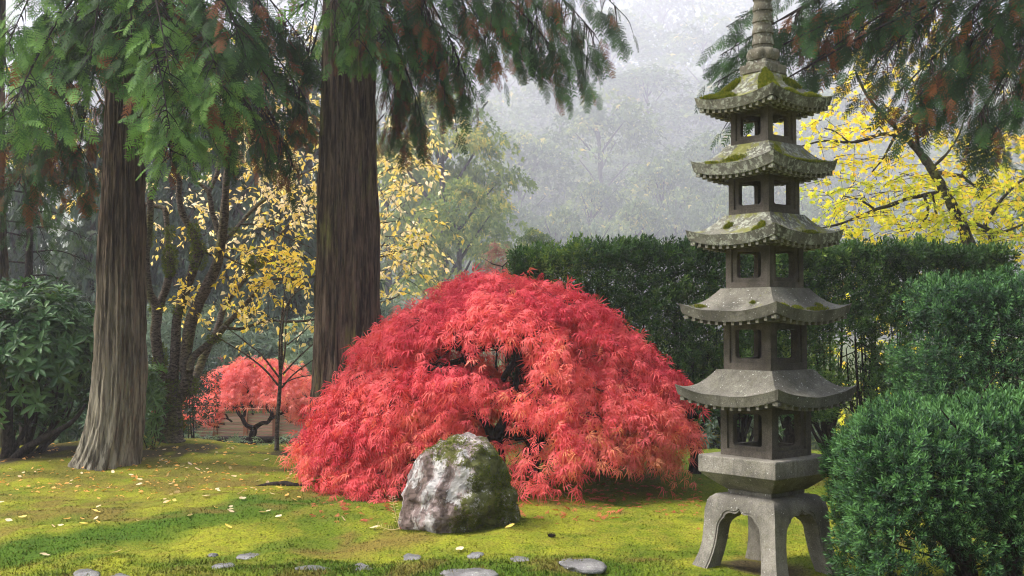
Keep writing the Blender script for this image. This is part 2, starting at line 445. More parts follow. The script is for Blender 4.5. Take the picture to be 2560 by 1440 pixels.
L_CHERRY = leaf_mat('cherry_leaf', [(0.0, (0.66, 0.64, 0.05)), (0.25, (0.9, 0.64, 0.06)), (0.6, (0.93, 0.76, 0.22)), (1.0, (0.94, 0.8, 0.52))], 0.6, 0.5, 0.25, 1.06, 0, 0.95)
L_YMAPLE = leaf_mat('yellow_maple_leaf', [(0.0, (0.4, 0.5, 0.04)), (0.35, (0.76, 0.74, 0.06)), (0.75, (0.92, 0.76, 0.07)), (1.0, (0.93, 0.62, 0.15))], 0.6, 0.5, 0.25, 1.1, 0.5)
L_RHODO = leaf_mat('rhododendron_leaf', [(0.0, (0.02, 0.05, 0.016)), (0.6, (0.05, 0.12, 0.034)), (0.97, (0.12, 0.22, 0.07)), (1.0, (0.4, 0.3, 0.03))], 0.15, 0.45, 0.22, 1.5)
L_BRIGHT = leaf_mat('bright_shrub_leaf', [(0.0, (0.03, 0.08, 0.02)), (1.0, (0.1, 0.19, 0.045))], 0.3, 0.4, 0.4, 1.5)
L_CAMEL = leaf_mat('camellia_leaf', [(0.0, (0.012, 0.03, 0.016)), (0.95, (0.035, 0.075, 0.035)), (1.0, (0.45, 0.05, 0.05))], 0.1, 0.3, 0.35, 1.5)
L_FOR = leaf_mat('forest_leaf_green', [(0.0, (0.04, 0.07, 0.03)), (0.6, (0.12, 0.17, 0.06)), (0.9, (0.24, 0.26, 0.08)), (1.0, (0.5, 0.38, 0.1))], 0.35, 0.6, 0.2, 1.5, 0.25)
L_FORY = leaf_mat('forest_leaf_yellow', [(0.0, (0.08, 0.13, 0.035)), (0.55, (0.2, 0.25, 0.06)), (0.85, (0.42, 0.36, 0.07)), (1.0, (0.6, 0.38, 0.08))], 0.4, 0.6, 0.2, 1.5, 0.3)
L_FORC = leaf_mat('forest_conifer_leaf', [(0.0, (0.025, 0.045, 0.028)), (1.0, (0.06, 0.09, 0.05))], 0.2, 0.6, 0.2, 1.5)
L_PALE = leaf_mat('pale_bamboo_leaf', [(0.0, (0.07, 0.11, 0.07)), (1.0, (0.2, 0.27, 0.17))], 0.35, 0.5, 0.3, 1.4)
L_RUST = leaf_mat('rusty_leaf', [(0.0, (0.16, 0.06, 0.05)), (1.0, (0.3, 0.11, 0.08))], 0.35, 0.5, 0.3, 1.3)
L_FALLEN = [leaf_mat('fallen_leaf_' + n, [(0.0, a), (1.0, b)], 0.25, 0.6, 0.25, 1.2) for n, a, b in (
    ('cream', (0.6, 0.44, 0.26), (0.78, 0.64, 0.44)), ('orange', (0.6, 0.27, 0.06), (0.78, 0.42, 0.12)),
    ('yellow', (0.72, 0.5, 0.08), (0.85, 0.62, 0.2)), ('red', (0.42, 0.05, 0.045), (0.6, 0.12, 0.08)))]
L_FERN = leaf_mat('dry_fern_leaf', [(0.0, (0.6, 0.5, 0.28)), (1.0, (0.75, 0.62, 0.38))], 0.35, 0.6, 0.2, 1.2)
L_TUFT = leaf_mat('roof_moss', [(0.0, (0.05, 0.075, 0.008)), (0.5, (0.12, 0.15, 0.014)), (1.0, (0.27, 0.26, 0.03))], 0.3, 0.8, 0.1, 1.3)

# ------------------------------------------------------------------ leaf templates (flat in xy, stalk at origin, tip at +y)
def tpl_dissected(n=7, width=0.075, seed=0):
    r = np.random.default_rng(seed); V = []; F = []
    for k in range(n):
        a = R(-80 + 160 * k / (n - 1)) + r.normal(0, 0.1)
        l = (0.4 + 0.6 * math.cos(a * 0.95)) * r.uniform(0.85, 1.1)
        d = np.array([math.sin(a), math.cos(a), 0]); s = np.array([math.cos(a), -math.sin(a), 0])
        w = width * r.uniform(0.85, 1.15) * (0.6 + 0.4 * l); b = len(V)
        dz = -0.45 * l * l + r.normal(0, 0.1)
        V += [d * 0.02, d * l * 0.48 + s * w + [0, 0, 0.05], d * l + [0, 0, dz], d * l * 0.48 - s * w + [0, 0, 0.05]]
        F.append([b, b + 1, b + 2, b + 3])
    return np.array(V), [np.array(F)]

def tpl_oval(fold=0.18, w=0.28):
    V = np.array([[0, 0, 0], [w, 0.42, fold * .5], [0.06, 1.0, -0.12], [-w, 0.42, fold * .5], [0, 0.45, -0.02]])
    F = np.array([[0, 1, 4], [1, 2, 4], [2, 3, 4], [3, 0, 4]])
    return V, [F]

def tpl_pinna():
    V = np.array([[0, -.06, 0], [.6, .12, .03], [1.0, .2, -.08], [.5, -.02, .03]]); V = V[:, [1, 0, 2]] * [1, 1, 1]
    return V, [np.array([[0, 1, 2, 3]])]

def tpl_palmate():
    V = []; F = []
    for a, l in ((-80, 0.6), (-38, 0.9), (0, 1.0), (38, 0.9), (80, 0.6)):
        a = R(a); d = np.array([math.sin(a), math.cos(a), 0]); s = np.array([math.cos(a), -math.sin(a), 0]); b = len(V)
        V += [d * 0, d * l * 0.45 + s * 0.17, d * l + [0, 0, -0.18 * l], d * l * 0.45 - s * 0.17]; F.append([b, b + 1, b + 2, b + 3])
    return np.array(V), [np.array(F)]

def tpl_frond(seed=0, nl=8, sub=3):
    """one flat drooping spray of scale leaves, pinnate twice over"""
    r = np.random.default_rng(seed); V = []; T = []
    def tri(a, b, c):
        i = len(V); V.extend([a, b, c]); T.append([i, i + 1, i + 2])
    droop = lambda y, x=0: -0.22 * y * y - 0.25 * x * x
    for i in range(8):
        y0, y1 = i / 8, (i + 1) / 8
        tri(np.array([-.012, y0, droop(y0)]), np.array([.012, y0, droop(y0)]), np.array([0, y1, droop(y1)]))
    for i in range(nl):
        y = 0.05 + 0.9 * (i / nl) ** 0.95
        for sd in (-1, 1):
            yy = y + r.uniform(0, 0.04); l = (0.44 * (1 - yy) ** 0.75 + 0.05) * r.uniform(0.75, 1.2) * (0.65 + 0.35 * min(1, yy * 5))
            a = R(r.uniform(34, 50)); d = np.array([sd * math.sin(a), math.cos(a)]); s = np.array([d[1], -d[0]])
            o = np.array([0, yy])
            def p(q): return np.array([q[0], q[1], droop(q[1], q[0]) + 0.0])
            tri(p(o - s * 0.016), p(o + s * 0.016), p(o + d * l))
            for k in range(sub):
                t = (k + 0.7) / (sub + 0.6)
                for s2 in (-1, 1):
                    b = o + d * l * t; ll = l * 0.32 * (1.05 - t) + 0.022
                    e = nrm(d * 0.92 + s * s2 * 0.5) * ll
                    w = nrm(np.array([e[1], -e[0]])) * 0.0155
                    tri(p(b - w), p(b + w), p(b + e))
    return np.array(V), [np.array(T)]

def tpl_yew(n=20, seed=0, w=0.075, nl=0.5):
    r = np.random.default_rng(seed); V = []; F = []
    for i in range(n):
        t = i / (n - 1); y = 0.1 + 0.75 * t; a = i * 2.399 + r.normal(0, 0.2)
        open_ = R(72 - 50 * t ** 1.5 + r.normal(0, 6)); l = nl * (1.0 - 0.25 * t) * r.uniform(0.8, 1.15)
        out = np.array([math.cos(a), 0, math.sin(a)]); d = out * math.sin(open_) + np.array([0, math.cos(open_), 0])
        s = nrm(np.cross(d, np.array([0, 1, 0.01]))) * w * 0.5; o = np.array([0, y, 0]); b = len(V)
        V += [o, o + d * l * 0.55 + s, o + d * l, o + d * l * 0.55 - s]; F.append([b, b + 1, b + 2, b + 3])
    return np.array(V), [np.array(F)]

def tpl_whorl(n=8, seed=0, w=0.125, el=(5, 35)):
    r = np.random.default_rng(seed); V = []; F = []
    for i in range(n):
        a = i * 2.399 + r.normal(0, 0.15); e = R(r.uniform(*el)); l = r.uniform(0.8, 1.1)
        d = np.array([math.cos(a) * math.cos(e), math.sin(a) * math.cos(e), math.sin(e)])
        s = np.array([-math.sin(a), math.cos(a), 0]); up = np.cross(d, s) * -1; b = len(V)
        for t, ww, dz in ((0.06, 0.03, 0), (0.4, w, 0.02), (0.75, w * .9, -0.04), (1.0, 0.01, -0.14)):
            c = d * l * t + np.array([0, 0, dz])
            V += [c - s * ww + [0, 0, .04 * ww / w], c, c + s * ww + [0, 0, .04 * ww / w]]
        for k in range(3):
            q = b + k * 3
            F += [[q, q + 1, q + 4, q + 3], [q + 1, q + 2, q + 5, q + 4]]
    return np.array(V), [np.array(F)]
T_MAPLE = [tpl_dissected(n_, 0.052, s) for s, n_ in ((1, 7), (2, 6), (3, 7), (4, 6), (5, 5))]
T_OVAL = tpl_oval(); T_PALM = tpl_palmate()
T_FROND = [tpl_frond(s) for s in (1, 2, 3, 4)]
T_FROND_S = [tpl_frond(s, 8, 2) for s in (5, 6)]
T_YEW = [tpl_yew(16, s, 0.115, 0.55) for s in (1, 2, 3)]
T_YEW_S = [tpl_yew(10, s, 0.15, 0.62) for s in (4, 5, 6)]
T_WHORL = [tpl_whorl(8, s) for s in (1, 2)]
def tpl_whorl_lite(n=8, seed=0, w=0.13, el=(-10, 40)):
    r = np.random.default_rng(seed); V = []; F = []
    for i in range(n):
        a = i * 2.399 + r.normal(0, 0.15); e = R(r.uniform(*el)); l = r.uniform(0.8, 1.1)
        d = np.array([math.cos(a) * math.cos(e), math.sin(a) * math.cos(e), math.sin(e)]); s = np.array([-math.sin(a), math.cos(a), 0]); b = len(V)
        V += [d * 0.05, d * l * .5 + s * w, d * l + [0, 0, -.12], d * l * .5 - s * w]; F.append([b, b + 1, b + 2, b + 3])
    return np.array(V), [np.array(F)]
T_LITE = [tpl_whorl_lite(8, s) for s in (1, 2)]; T_LITE_N = [tpl_whorl_lite(7, s, 0.08, (-25, 40)) for s in (3, 4)]
T_WHORL_N = [tpl_whorl(7, s, 0.085, (-25, 40)) for s in (3, 4)]

def scatter(acc, tpls, pos, fwd, up, scale, tint, tipgain=0.0, r=rng, tmax=1.0):
    pos = np.asarray(pos, float); n = len(pos)
    if n == 0: return
    M = frames(fwd, up); which = r.integers(0, len(tpls), n)
    scale = np.broadcast_to(np.asarray(scale, float), (n,)); tint = np.broadcast_to(np.asarray(tint, float), (n,))
    for k, (tv, tf) in enumerate(tpls):
        s = which == k
        if not s.any(): continue
        V, F = inst(tv, tf, M[s], pos[s], scale[s])
        t = np.repeat(tint[s], len(tv))
        if tipgain: t = np.where(t > tmax, t, np.minimum(t + np.tile(tipgain * np.clip(tv[:, 1] + 0.6 * np.abs(tv[:, 0]), 0, 1.2), s.sum()), tmax))
        acc.add(V, F, np.clip(t, 0, 1))

# ------------------------------------------------------------------ ground
def patch_color(x, y):
    """r dark green moss, g brown moss, b bare earth"""
    x = np.asarray(x, float); y = np.asarray(y, float)
    p = np.stack([x, y, np.zeros_like(x)], 1)
    nz = fbm(p * 2.2, 21, 4); nf = fbm(p * 6, 22, 3)
    def gp(px, py):
        D = 1.5 * FPX / (py - 815); return ((px - 1280) / FPX * D, D)
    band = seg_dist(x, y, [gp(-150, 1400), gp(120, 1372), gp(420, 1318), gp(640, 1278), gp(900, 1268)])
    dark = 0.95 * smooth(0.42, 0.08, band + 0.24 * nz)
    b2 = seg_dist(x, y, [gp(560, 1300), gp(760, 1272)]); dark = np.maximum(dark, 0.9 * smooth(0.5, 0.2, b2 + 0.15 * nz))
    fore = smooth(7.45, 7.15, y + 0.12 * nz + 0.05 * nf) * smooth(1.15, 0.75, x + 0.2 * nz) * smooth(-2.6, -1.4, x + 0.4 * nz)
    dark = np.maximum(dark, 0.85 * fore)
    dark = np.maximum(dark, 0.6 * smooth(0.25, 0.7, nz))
    far = smooth(8.8, 10.2, y) * smooth(0.0, 0.6, x); dark = np.maximum(dark, 0.55 * far)  # shadow by the red maple, painted into the ground colour
    brown = 0.75 * smooth(0.22, 0.75, nf * 0.55 + fbm(p * 1.1, 31, 3) * 0.7)
    brown = np.maximum(brown, fore * 0.6 * smooth(0.0, 0.5, nf))
    brown = np.maximum(brown, 0.5 * smooth(-0.8, -1.8, x) * smooth(8.3, 9.6, y) * smooth(-0.35, 0.5, nz + 0.4 * nf))
    bx = seg_dist(x, y, [gp(780, 1370), gp(1000, 1352)]); brown = np.maximum(brown, 0.8 * smooth(0.3, 0.1, bx + 0.12 * nz))
    dirt = smooth(0.65, 0.3, seg_dist(x, y, [gp(0, 1150), gp(140, 1150)]) + 0.25 * nz)
    dirt = np.maximum(dirt, 0.9 * smooth(0.5, 0.2, seg_dist(x, y, [gp(380, 1150), gp(470, 1142)]) + 0.25 * nf))
    dirt = np.maximum(dirt, 0.9 * smooth(0.25, 0.1, seg_dist(x, y, [gp(680, 1140), gp(740, 1135)]) + 0.15 * nf))
    dirt = np.maximum(dirt, 0.95 * smooth(0.38, 0.2, np.hypot(x - 1.58, y - 7.15) + 0.1 * nz))
    dirt = np.maximum(dirt, smooth(15.0, 16.5, y) * 0.85)
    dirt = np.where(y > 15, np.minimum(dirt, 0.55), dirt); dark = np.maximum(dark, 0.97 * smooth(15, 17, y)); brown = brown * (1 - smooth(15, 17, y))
    return np.stack([dark, brown, np.clip(dirt, 0, 1), np.ones_like(x)], 1)

def build_ground():
    ys = np.concatenate([np.linspace(-20, 4.5, 12), np.arange(5.0, 15.6, 0.062), 15.6 + np.cumsum(0.06 * 1.085 ** np.arange(1, 96))])
    ys = ys[ys < 680]; ys = np.append(ys, 690.0)
    xn = np.arange(-6.2, 6.21, 0.08); xf = 6.2 + np.cumsum(0.07 * 1.13 ** np.arange(1, 60)); xf = xf[xf < 400]
    xs = np.concatenate([-xf[::-1], xn, xf])
    X, Y = np.meshgrid(xs, ys); Z = ground(X, Y)
    V = np.stack([X, Y, Z], 2).reshape(-1, 3); nx = len(xs)
    i = np.arange(len(ys) - 1)[:, None] * nx; j = np.arange(nx - 1)[None]
    F = np.stack([i + j, i + j + 1, i + nx + j + 1, i + nx + j], 2).reshape(-1, 4)
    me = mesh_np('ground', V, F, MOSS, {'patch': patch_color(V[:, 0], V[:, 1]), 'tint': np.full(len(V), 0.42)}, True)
    tag(link('ground', me), 'mossy garden ground rising to a wooded hillside', None, None, 'structure')
build_ground()

def build_moss():
    n = 120000
    px = rng.uniform(-350, 2900, n); py = 1108 + 420 * rng.uniform(0, 1, n) ** 0.8
    D = 1.5 * FPX / (py - 815); x = (px - 1280) / FPX * D; z = ground(x, D)
    pc = patch_color(x, D)
    keep = rng.uniform(0, 1, n) > pc[:, 2] * 1.0
    x, D, z, pc = x[keep], D[keep], z[keep], pc[keep]; n = len(x)
    cap = smooth(7.5, 7.1, D) * smooth(1.2, 0.8, x)
    h = rng.uniform(0.005, 0.012, n) * (1 + 0.5 * pc[:, 0]) * (1 + 0.9 * cap); w = rng.uniform(0.003, 0.006, n) * (D / 7.5)
    a = rng.uniform(0, 2 * math.pi, n); lean = rng.normal(0, 0.5, (n, 2)) * h[:, None]
    d = np.stack([np.cos(a), np.sin(a)], 1) * w[:, None]
    V = np.zeros((n, 3, 3)); base = np.stack([x, D, z - 0.003], 1)
    V[:, 0] = base; V[:, 0, :2] += d; V[:, 1] = base; V[:, 1, :2] -= d
    V[:, 2] = base; V[:, 2, 2] += h; V[:, 2, :2] += lean
    t = rng.uniform(0.15, 0.75, n)
    T = np.stack([t * 0.7, t * 0.7, t * 1.3], 1)
    pc = pc.copy(); pc[:, 1] = np.clip(pc[:, 1] + 0.5 * (rng.uniform(0, 1, n) < 0.16), 0, 1)
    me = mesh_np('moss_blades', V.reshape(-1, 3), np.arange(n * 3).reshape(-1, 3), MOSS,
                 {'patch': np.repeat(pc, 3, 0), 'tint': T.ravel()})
    tag(link('moss', me), 'soft tufts of yellow green moss covering the ground', 'moss', None, 'stuff')
build_moss()

# ------------------------------------------------------------------ stone pagoda
PD = 7.1
PAX = float((1912 - 1280) / FPX * PD)
PK = PD / FPX                                     # metres per pixel at the pagoda
def pz(py): return CAMH - (py - 815) * PK

def build_pagoda():
    root = empty('stone_pagoda', (PAX, PD, 0))
    ray = math.atan2(PAX, PD)
    root.rotation_euler = (0, 0, -ray + R(-(37.6)))           # left face turned a little towards the lens
    tag(root, 'tall five tiered grey stone pagoda with mossy curved roofs on four legs', 'pagoda')

    # --- legged base carved from one block
    zt = pz(1230)
    zs = np.array([-0.12, 0.0, 0.03, 0.08, 0.15, 0.23, 0.31, 0.36, 0.40, 0.43, 0.449, zt - 0.002, zt])
    hs_ = np.array([0.355, 0.334, 0.318, 0.298, 0.282, 0.274, 0.270, 0.268, 0.262, 0.252, 0.236, 0.214, 0.19])
    def H(z): return np.interp(z, zs, hs_)
    half = [(0.226, -0.12), (0.206, 0.0), (0.193, 0.05), (0.180, 0.11), (0.170, 0.17), (0.163, 0.22), (0.158, 0.265), (0.147, 0.295), (0.128, 0.318), (0.112, 0.329),
            (0.108, 0.342), (0.096, 0.352), (0.076, 0.360), (0.056, 0.362), (0.040, 0.358), (0.026, 0.361), (0.012, 0.370), (0.0, 0.386)]
    arch = np.array([(-x, z) for x, z in half] + [(x, z) for x, z in half[-2::-1]])
    oh = [(None, z) for z in np.linspace(-0.12, 0.43, 12)] + [(None, 0.449), (None, zt)]
    n_half = len(half); L_ = np.linspace(0, 1, n_half)
    # outer polyline: up the corner edge, then along the top to the middle
    up = [(-H(z), z) for z in list(np.linspace(-0.12, 0.42, 11)) + [0.437, zt - 0.004]]
    top = [(-0.19, zt), (-0.14, zt), (-0.09, zt), (-0.045, zt), (0.0, zt)]
    outl = np.array(up + top); outer = np.vstack([outl, [(-x, z) for x, z in outl[-2::-1]]])
    assert len(outer) == len(arch), (len(outer), len(arch))
    fr = [0, 0.07, 0.10, 0.13, 0.3, 0.48, 0.66, 0.84, 1.0]; ins = [0.004, 0.004, 0.007, 0.0, 0, 0, 0, 0, 0]
    V = []; F = []
    for k in range(4):
        c, s = math.cos(k * math.pi / 2), math.sin(k * math.pi / 2)
        def put(x, y, z): V.append((x * c - y * s, x * s + y * c, z))
        b0 = len(V); m = len(arch)
        for q, (f, di) in enumerate(zip(fr, ins)):
            pts = arch * (1 - f) + outer * f
            for (x, z) in pts:
                h = H(z) - di
                x2 = np.clip(x, -H(z), H(z)); put(x2, -h, z)
        for (x, z) in arch: put(x, -max(abs(x), 0.0), z + (0.0 if abs(x) > 0.15 else -0.018 * (1 - abs(x) / 0.15)))
        rows = len(fr)
        for q in range(rows - 1):
            for i in range(m - 1):
                F.append([b0 + q * m + i, b0 + (q + 1) * m + i, b0 + (q + 1) * m + i + 1, b0 + q * m + i + 1])
        b1 = b0 + rows * m
        for i in range(m - 1): F.append([b0 + i, b0 + i + 1, b1 + i + 1, b1 + i])
    b = len(V); V += [(-.19, -.19, zt), (.19, -.19, zt), (.19, .19, zt), (-.19, .19, zt)]; F.append([b, b + 1, b + 2, b + 3])
    V = np.array(V)
    me = bpy.data.meshes.new('base'); me.from_pydata(V.tolist(), [], F); me.materials.append(ST_BASE)
    bm = bmesh.new(); bm.from_mesh(me); bmesh.ops.remove_doubles(bm, verts=bm.verts, dist=0.0015)
    bmesh.ops.recalc_face_normals(bm, faces=bm.faces); bm.to_mesh(me); bm.free()
    me.polygons.foreach_set('use_smooth', np.ones(len(me.polygons), bool)); me.set_sharp_from_angle(angle=R(38))
    link('legged_base', me, root)

    def loft_square(levels, mat, name, bev=0.004):
        """levels: list of (half side, z); closed solid with bevelled vertical corners"""
        V = []; F = []
        for h, z in levels:
            for sx, sy in ((-1, -1), (1, -1), (1, 1), (-1, 1)):
                e = min(bev, h * 0.2)
                a = (sx * (h - e), sy * h, z); b = (sx * h, sy * (h - e), z)
                V += [a, b] if sx * sy < 0 else [b, a]
        m = 8
        for q in range(len(levels) - 1):
            for i in range(m): F.append([q * m + i, q * m + (i + 1) % m, (q + 1) * m + (i + 1) % m, (q + 1) * m + i])
        F.append(list(range(m))[::-1]); F.append([(len(levels) - 1) * m + i for i in range(m)])
        me = bpy.data.meshes.new(name); me.from_pydata(V, [], F); me.materials.append(mat); me.update()
        return link(name, me, root)
    loft_square([(0.165, pz(1231)), (0.168, pz(1222)), (0.160, pz(1216))], ST_BASE, 'plinth')
    hs2 = 0.296
    loft_square([(0.175, pz(1219)), (0.19, pz(1214)), (0.245, pz(1196)), (0.286, pz(1180)), (hs2 - .003, pz(1178)), (hs2, pz(1176)),
                 (hs2, pz(1138)), (hs2 - 0.004, pz(1135))], ST_BASE, 'slab', 0.005)

    # --- pierced bodies
    def body(side, z0, z1, ow, oh0, oh1):
        """side length, bottom, top, opening half width fraction, opening bottom/top fraction"""
        h = side / 2; t = side * 0.14; Hh = z1 - z0
        def ring(hw, a, b, y, rad):
            pts = []
            for cx, cz, a0 in ((hw - rad, b - rad, 0), (-hw + rad, b - rad, 90), (-hw + rad, a + rad, 180), (hw - rad, a + rad, 270)):
                for k in range(4):
                    an = R(a0 + 30 * k); pts.append((cx + rad * math.cos(an), y, cz + rad * math.sin(an)))
            return pts
        A = (h * 0.74, z0 + Hh * 0.13, z0 + Hh * 0.87); B = (h * ow, z0 + Hh * oh0, z0 + Hh * oh1)
        d1 = side * 0.035
        rings = [ring(h, z0, z1, -h, 0.0015), ring(A[0], A[1], A[2], -h, 0.004), ring(A[0] - .002, A[1] + .002, A[2] - .002, -h + d1, 0.004),
                 ring(B[0] + .004, B[1] - .004, B[2] + .004, -h + d1, side * .06), ring(B[0], B[1], B[2], -h + d1 + .004, side * .06),
                 ring(B[0], B[1], B[2], -h + t, side * .06), ring(h - t, z0, z1, -h + t, 0.0015)]
        V = []; F = []
        for k in range(4):
            c, s = math.cos(k * math.pi / 2), math.sin(k * math.pi / 2); b = len(V); m = 16
            for r_ in rings:
                for x, y, z in r_:
                    jit = 0.0
                    V.append((x * c - y * s, x * s + y * c, z))
            for q in range(len(rings) - 1):
                for i in range(m): F.append([b + q * m + i, b + q * m + (i + 1) % m, b + (q + 1) * m + (i + 1) % m, b + (q + 1) * m + i])
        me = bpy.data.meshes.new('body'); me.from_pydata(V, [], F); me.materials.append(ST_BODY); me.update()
        bm = bmesh.new(); bm.from_mesh(me); bmesh.ops.recalc_face_normals(bm, faces=bm.faces); bm.to_mesh(me); bm.free()
        o = link('tier_body', me, root); return o

    # --- curved roofs
    def roof(side, top_side, z_top, z_tip, fascia, lift, mat, name='roof', cap=0.55):
        he = side / 2; ht = top_side / 2; nu, nv = 24, 10
        z_mid = z_tip - lift                                   # eave height halfway along a side
        def surf(u, v):
            h = ht + (he - ht) * v
            prof = 1 - (1 - v) ** 1.75
            z = z_top + (z_mid - z_top) * prof + lift * abs(u) ** 2.3 * v ** 2.2
            return h, z
        V = []; F = []
        rr = np.random.default_rng(int(side * 1000))
        for k in range(4):
            c, s = math.cos(k * math.pi / 2), math.sin(k * math.pi / 2); b = len(V)
            us = np.linspace(-1, 1, nu + 1)
            rows = []
            for v in np.linspace(0, 1, nv + 1):
                row = []
                for u in us:
                    h, z = surf(u, v); row.append((u * h, -h, z + 0.004 * v * math.sin(7 * u + k * 2 + 9 * v) * (1 - abs(u))))
                rows.append(row)
            def off(dh, dz, flat=0.0):
                row = []
                for u in us:
                    h, z = surf(u, 1); h2 = h + dh; row.append((u * h2, -h2, (z + dz) * (1 - flat) + (z_mid - fascia - 0.002) * flat))
                return row
            rows.append(off(-0.002, -0.004)); rows.append(off(-0.012, -fascia * 0.8)); rows.append(off(-0.016, -fascia))
            rows.append(off(-0.05, -fascia + 0.001, 0.2))
            rows.append(off(-(he - ht) * 1.05, 0, 1.0))
            for row in rows:
                for x, y, z in row: V.append((x * c - y * s, x * s + y * c, z))
            m = nu + 1
            for q in range(len(rows) - 1):
                for i in range(nu): F.append([b + q * m + i, b + q * m + i + 1, b + (q + 1) * m + i + 1, b + (q + 1) * m + i])
        b = len(V)
        zz = z_mid - fascia - 0.002; hb = he - (he - ht) * 1.05
        V += [(-ht, -ht, z_top), (ht, -ht, z_top), (ht, ht, z_top), (-ht, ht, z_top), (-hb, -hb, zz), (hb, -hb, zz), (hb, hb, zz), (-hb, hb, zz)]
        F += [[b, b + 1, b + 2, b + 3], [b + 7, b + 6, b + 5, b + 4]]
        me = bpy.data.meshes.new(name); me.from_pydata(V, [], F); me.materials.append(mat); me.update()
        bm = bmesh.new(); bm.from_mesh(me); bmesh.ops.remove_doubles(bm, verts=bm.verts, dist=0.0004)
        bmesh.ops.recalc_face_normals(bm, faces=bm.faces); bm.to_mesh(me); bm.free()
        me.polygons.foreach_set('use_smooth', np.ones(len(me.polygons), bool)); me.set_sharp_from_angle(angle=R(32))
        o = link(name, me, root)
        # rafter ends under the eave
        bv, bf = box_data(0.021, 0.075, 0.024)
        dm = mesh_np('rafter_end', bv, bf, mat)
        cv, cf = box_data(0.036, 0.036, 0.027); cm = mesh_np('corner_rafter_end', cv, cf, mat)
        nd = 10; yy = he - 0.03
        for k in range(4):
            c, s = math.cos(k * math.pi / 2), math.sin(k * math.pi / 2)
            for i in range(nd):
                u = -1 + 2 * (i + 1) / (nd + 1)
                x = u * (yy - 0.012); h, z = surf(x / he, 1)
                y = -(yy - 0.032)
                d = link('rafter_end', dm, o, (x * c - y * s, x * s + y * c, z - fascia - 0.008)); d.rotation_euler = (0, 0, k * math.pi / 2)
            x = -(yy - 0.012); y = -(yy - 0.012); h, z = surf(x / he, 1)
            d = link('corner_rafter_end', cm, o, (x * c - y * s, x * s + y * c, z - fascia - 0.009))
        return o, surf

    def roof_moss(parent, surf, spots, dens=1500, hgt=0.016, seed=0):
        r = np.random.default_rng(seed); acc = Acc()
        for k, u0, v0, du, dv in spots:
            n = int(dens * du * dv * 8) + 40
            u = np.clip(r.normal(u0, du * .5, n), -0.98, 0.98); v = np.clip(r.normal(v0, dv * .5, n), 0.02, 0.985)
            mnd = np.exp(-(((u - u0) / du) ** 2 + ((v - v0) / dv) ** 2))
            pts = np.array([(uu * surf(uu, vv)[0], -surf(uu, vv)[0], surf(uu, vv)[1]) for uu, vv in zip(u, v)])
            c, s = math.cos(k * math.pi / 2), math.sin(k * math.pi / 2)
            pts = np.stack([pts[:, 0] * c - pts[:, 1] * s, pts[:, 0] * s + pts[:, 1] * c, pts[:, 2] + mnd * hgt * 0.9 * r.uniform(0.2, 1, n)], 1)
            nv = np.stack([np.full(n, s * 0.5), np.full(n, -c * 0.5), np.ones(n)], 1) + r.normal(0, 0.55, (n, 3))
            tv = np.array([[-.16, 0, 0], [.16, 0, 0], [0, 1, 0.1], [0, 0, -.16], [0, 0, .16], [0.1, .9, -.1]]); tf = [np.array([[0, 1, 2], [3, 4, 5]])]
            scatter(acc, [(tv, tf)], pts, nv, r.normal(0, 1, (n, 3)), r.uniform(0.6, 1.3, n) * hgt, r.uniform(0, 1, n) * 0.8 + 0.2 * mnd, r=r)
        o = link('roof_moss', acc.mesh('roof_moss', L_TUFT), parent); tag(o, kind='stuff')

    def S(px): return px / 1.402 * PK
    # (roof silhouette px, top px, y top, y tip, fascia px, lift px)
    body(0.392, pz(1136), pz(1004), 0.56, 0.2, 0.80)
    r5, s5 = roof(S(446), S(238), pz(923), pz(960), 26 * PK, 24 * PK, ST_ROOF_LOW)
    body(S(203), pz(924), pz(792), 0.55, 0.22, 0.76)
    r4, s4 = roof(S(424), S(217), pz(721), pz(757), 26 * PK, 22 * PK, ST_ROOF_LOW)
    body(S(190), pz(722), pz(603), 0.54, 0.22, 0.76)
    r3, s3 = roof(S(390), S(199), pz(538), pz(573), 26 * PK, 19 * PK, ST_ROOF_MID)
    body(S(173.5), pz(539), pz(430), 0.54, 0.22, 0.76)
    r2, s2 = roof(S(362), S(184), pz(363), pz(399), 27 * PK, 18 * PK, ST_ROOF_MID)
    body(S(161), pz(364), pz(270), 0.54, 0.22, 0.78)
    r1, s1 = roof(S(342), S(98), pz(178), pz(238), 25 * PK, 17 * PK, ST_ROOF_TOP)
    roof_moss(r1, s1, [(0, -0.68, 0.86, 0.2, 0.1), (0, -0.3, 0.78, 0.2, 0.1), (0, -0.75, 0.4, 0.16, 0.22), (0, 0.8, 0.3, 0.2, 0.16), (0, 0.75, 0.6, 0.12, 0.12), (1, -0.85, 0.28, 0.18, 0.16), (1, -0.8, 0.6, 0.12, 0.16),
                      (1, -0.3, 0.8, 0.26, 0.09), (1, 0.4, 0.86, 0.26, 0.08), (1, 0.55, 0.3, 0.28, 0.1), (0, 0.95, 0.12, 0.15, 0.1)], 5200, 0.02, 3)
    roof_moss(r2, s2, [(1, -0.5, 0.8, 0.2, 0.16), (1, -0.1, 0.9, 0.35, 0.14), (1, 0.45, 0.85, 0.3, 0.12), (0, -0.1, 0.6, 0.3, 0.2), (0, -0.6, 0.8, 0.2, 0.1), (1, -0.7, 0.35, 0.15, 0.2)], 1500, 0.012, 4)
    roof_moss(r3, s3, [(0, 0.6, 0.8, 0.1, 0.2), (0, 0.7, 0.5, 0.1, 0.15), (1, 0.1, 0.85, 0.2, 0.1), (0, -0.35, 0.4, 0.12, 0.12)], 2200, 0.015, 5)
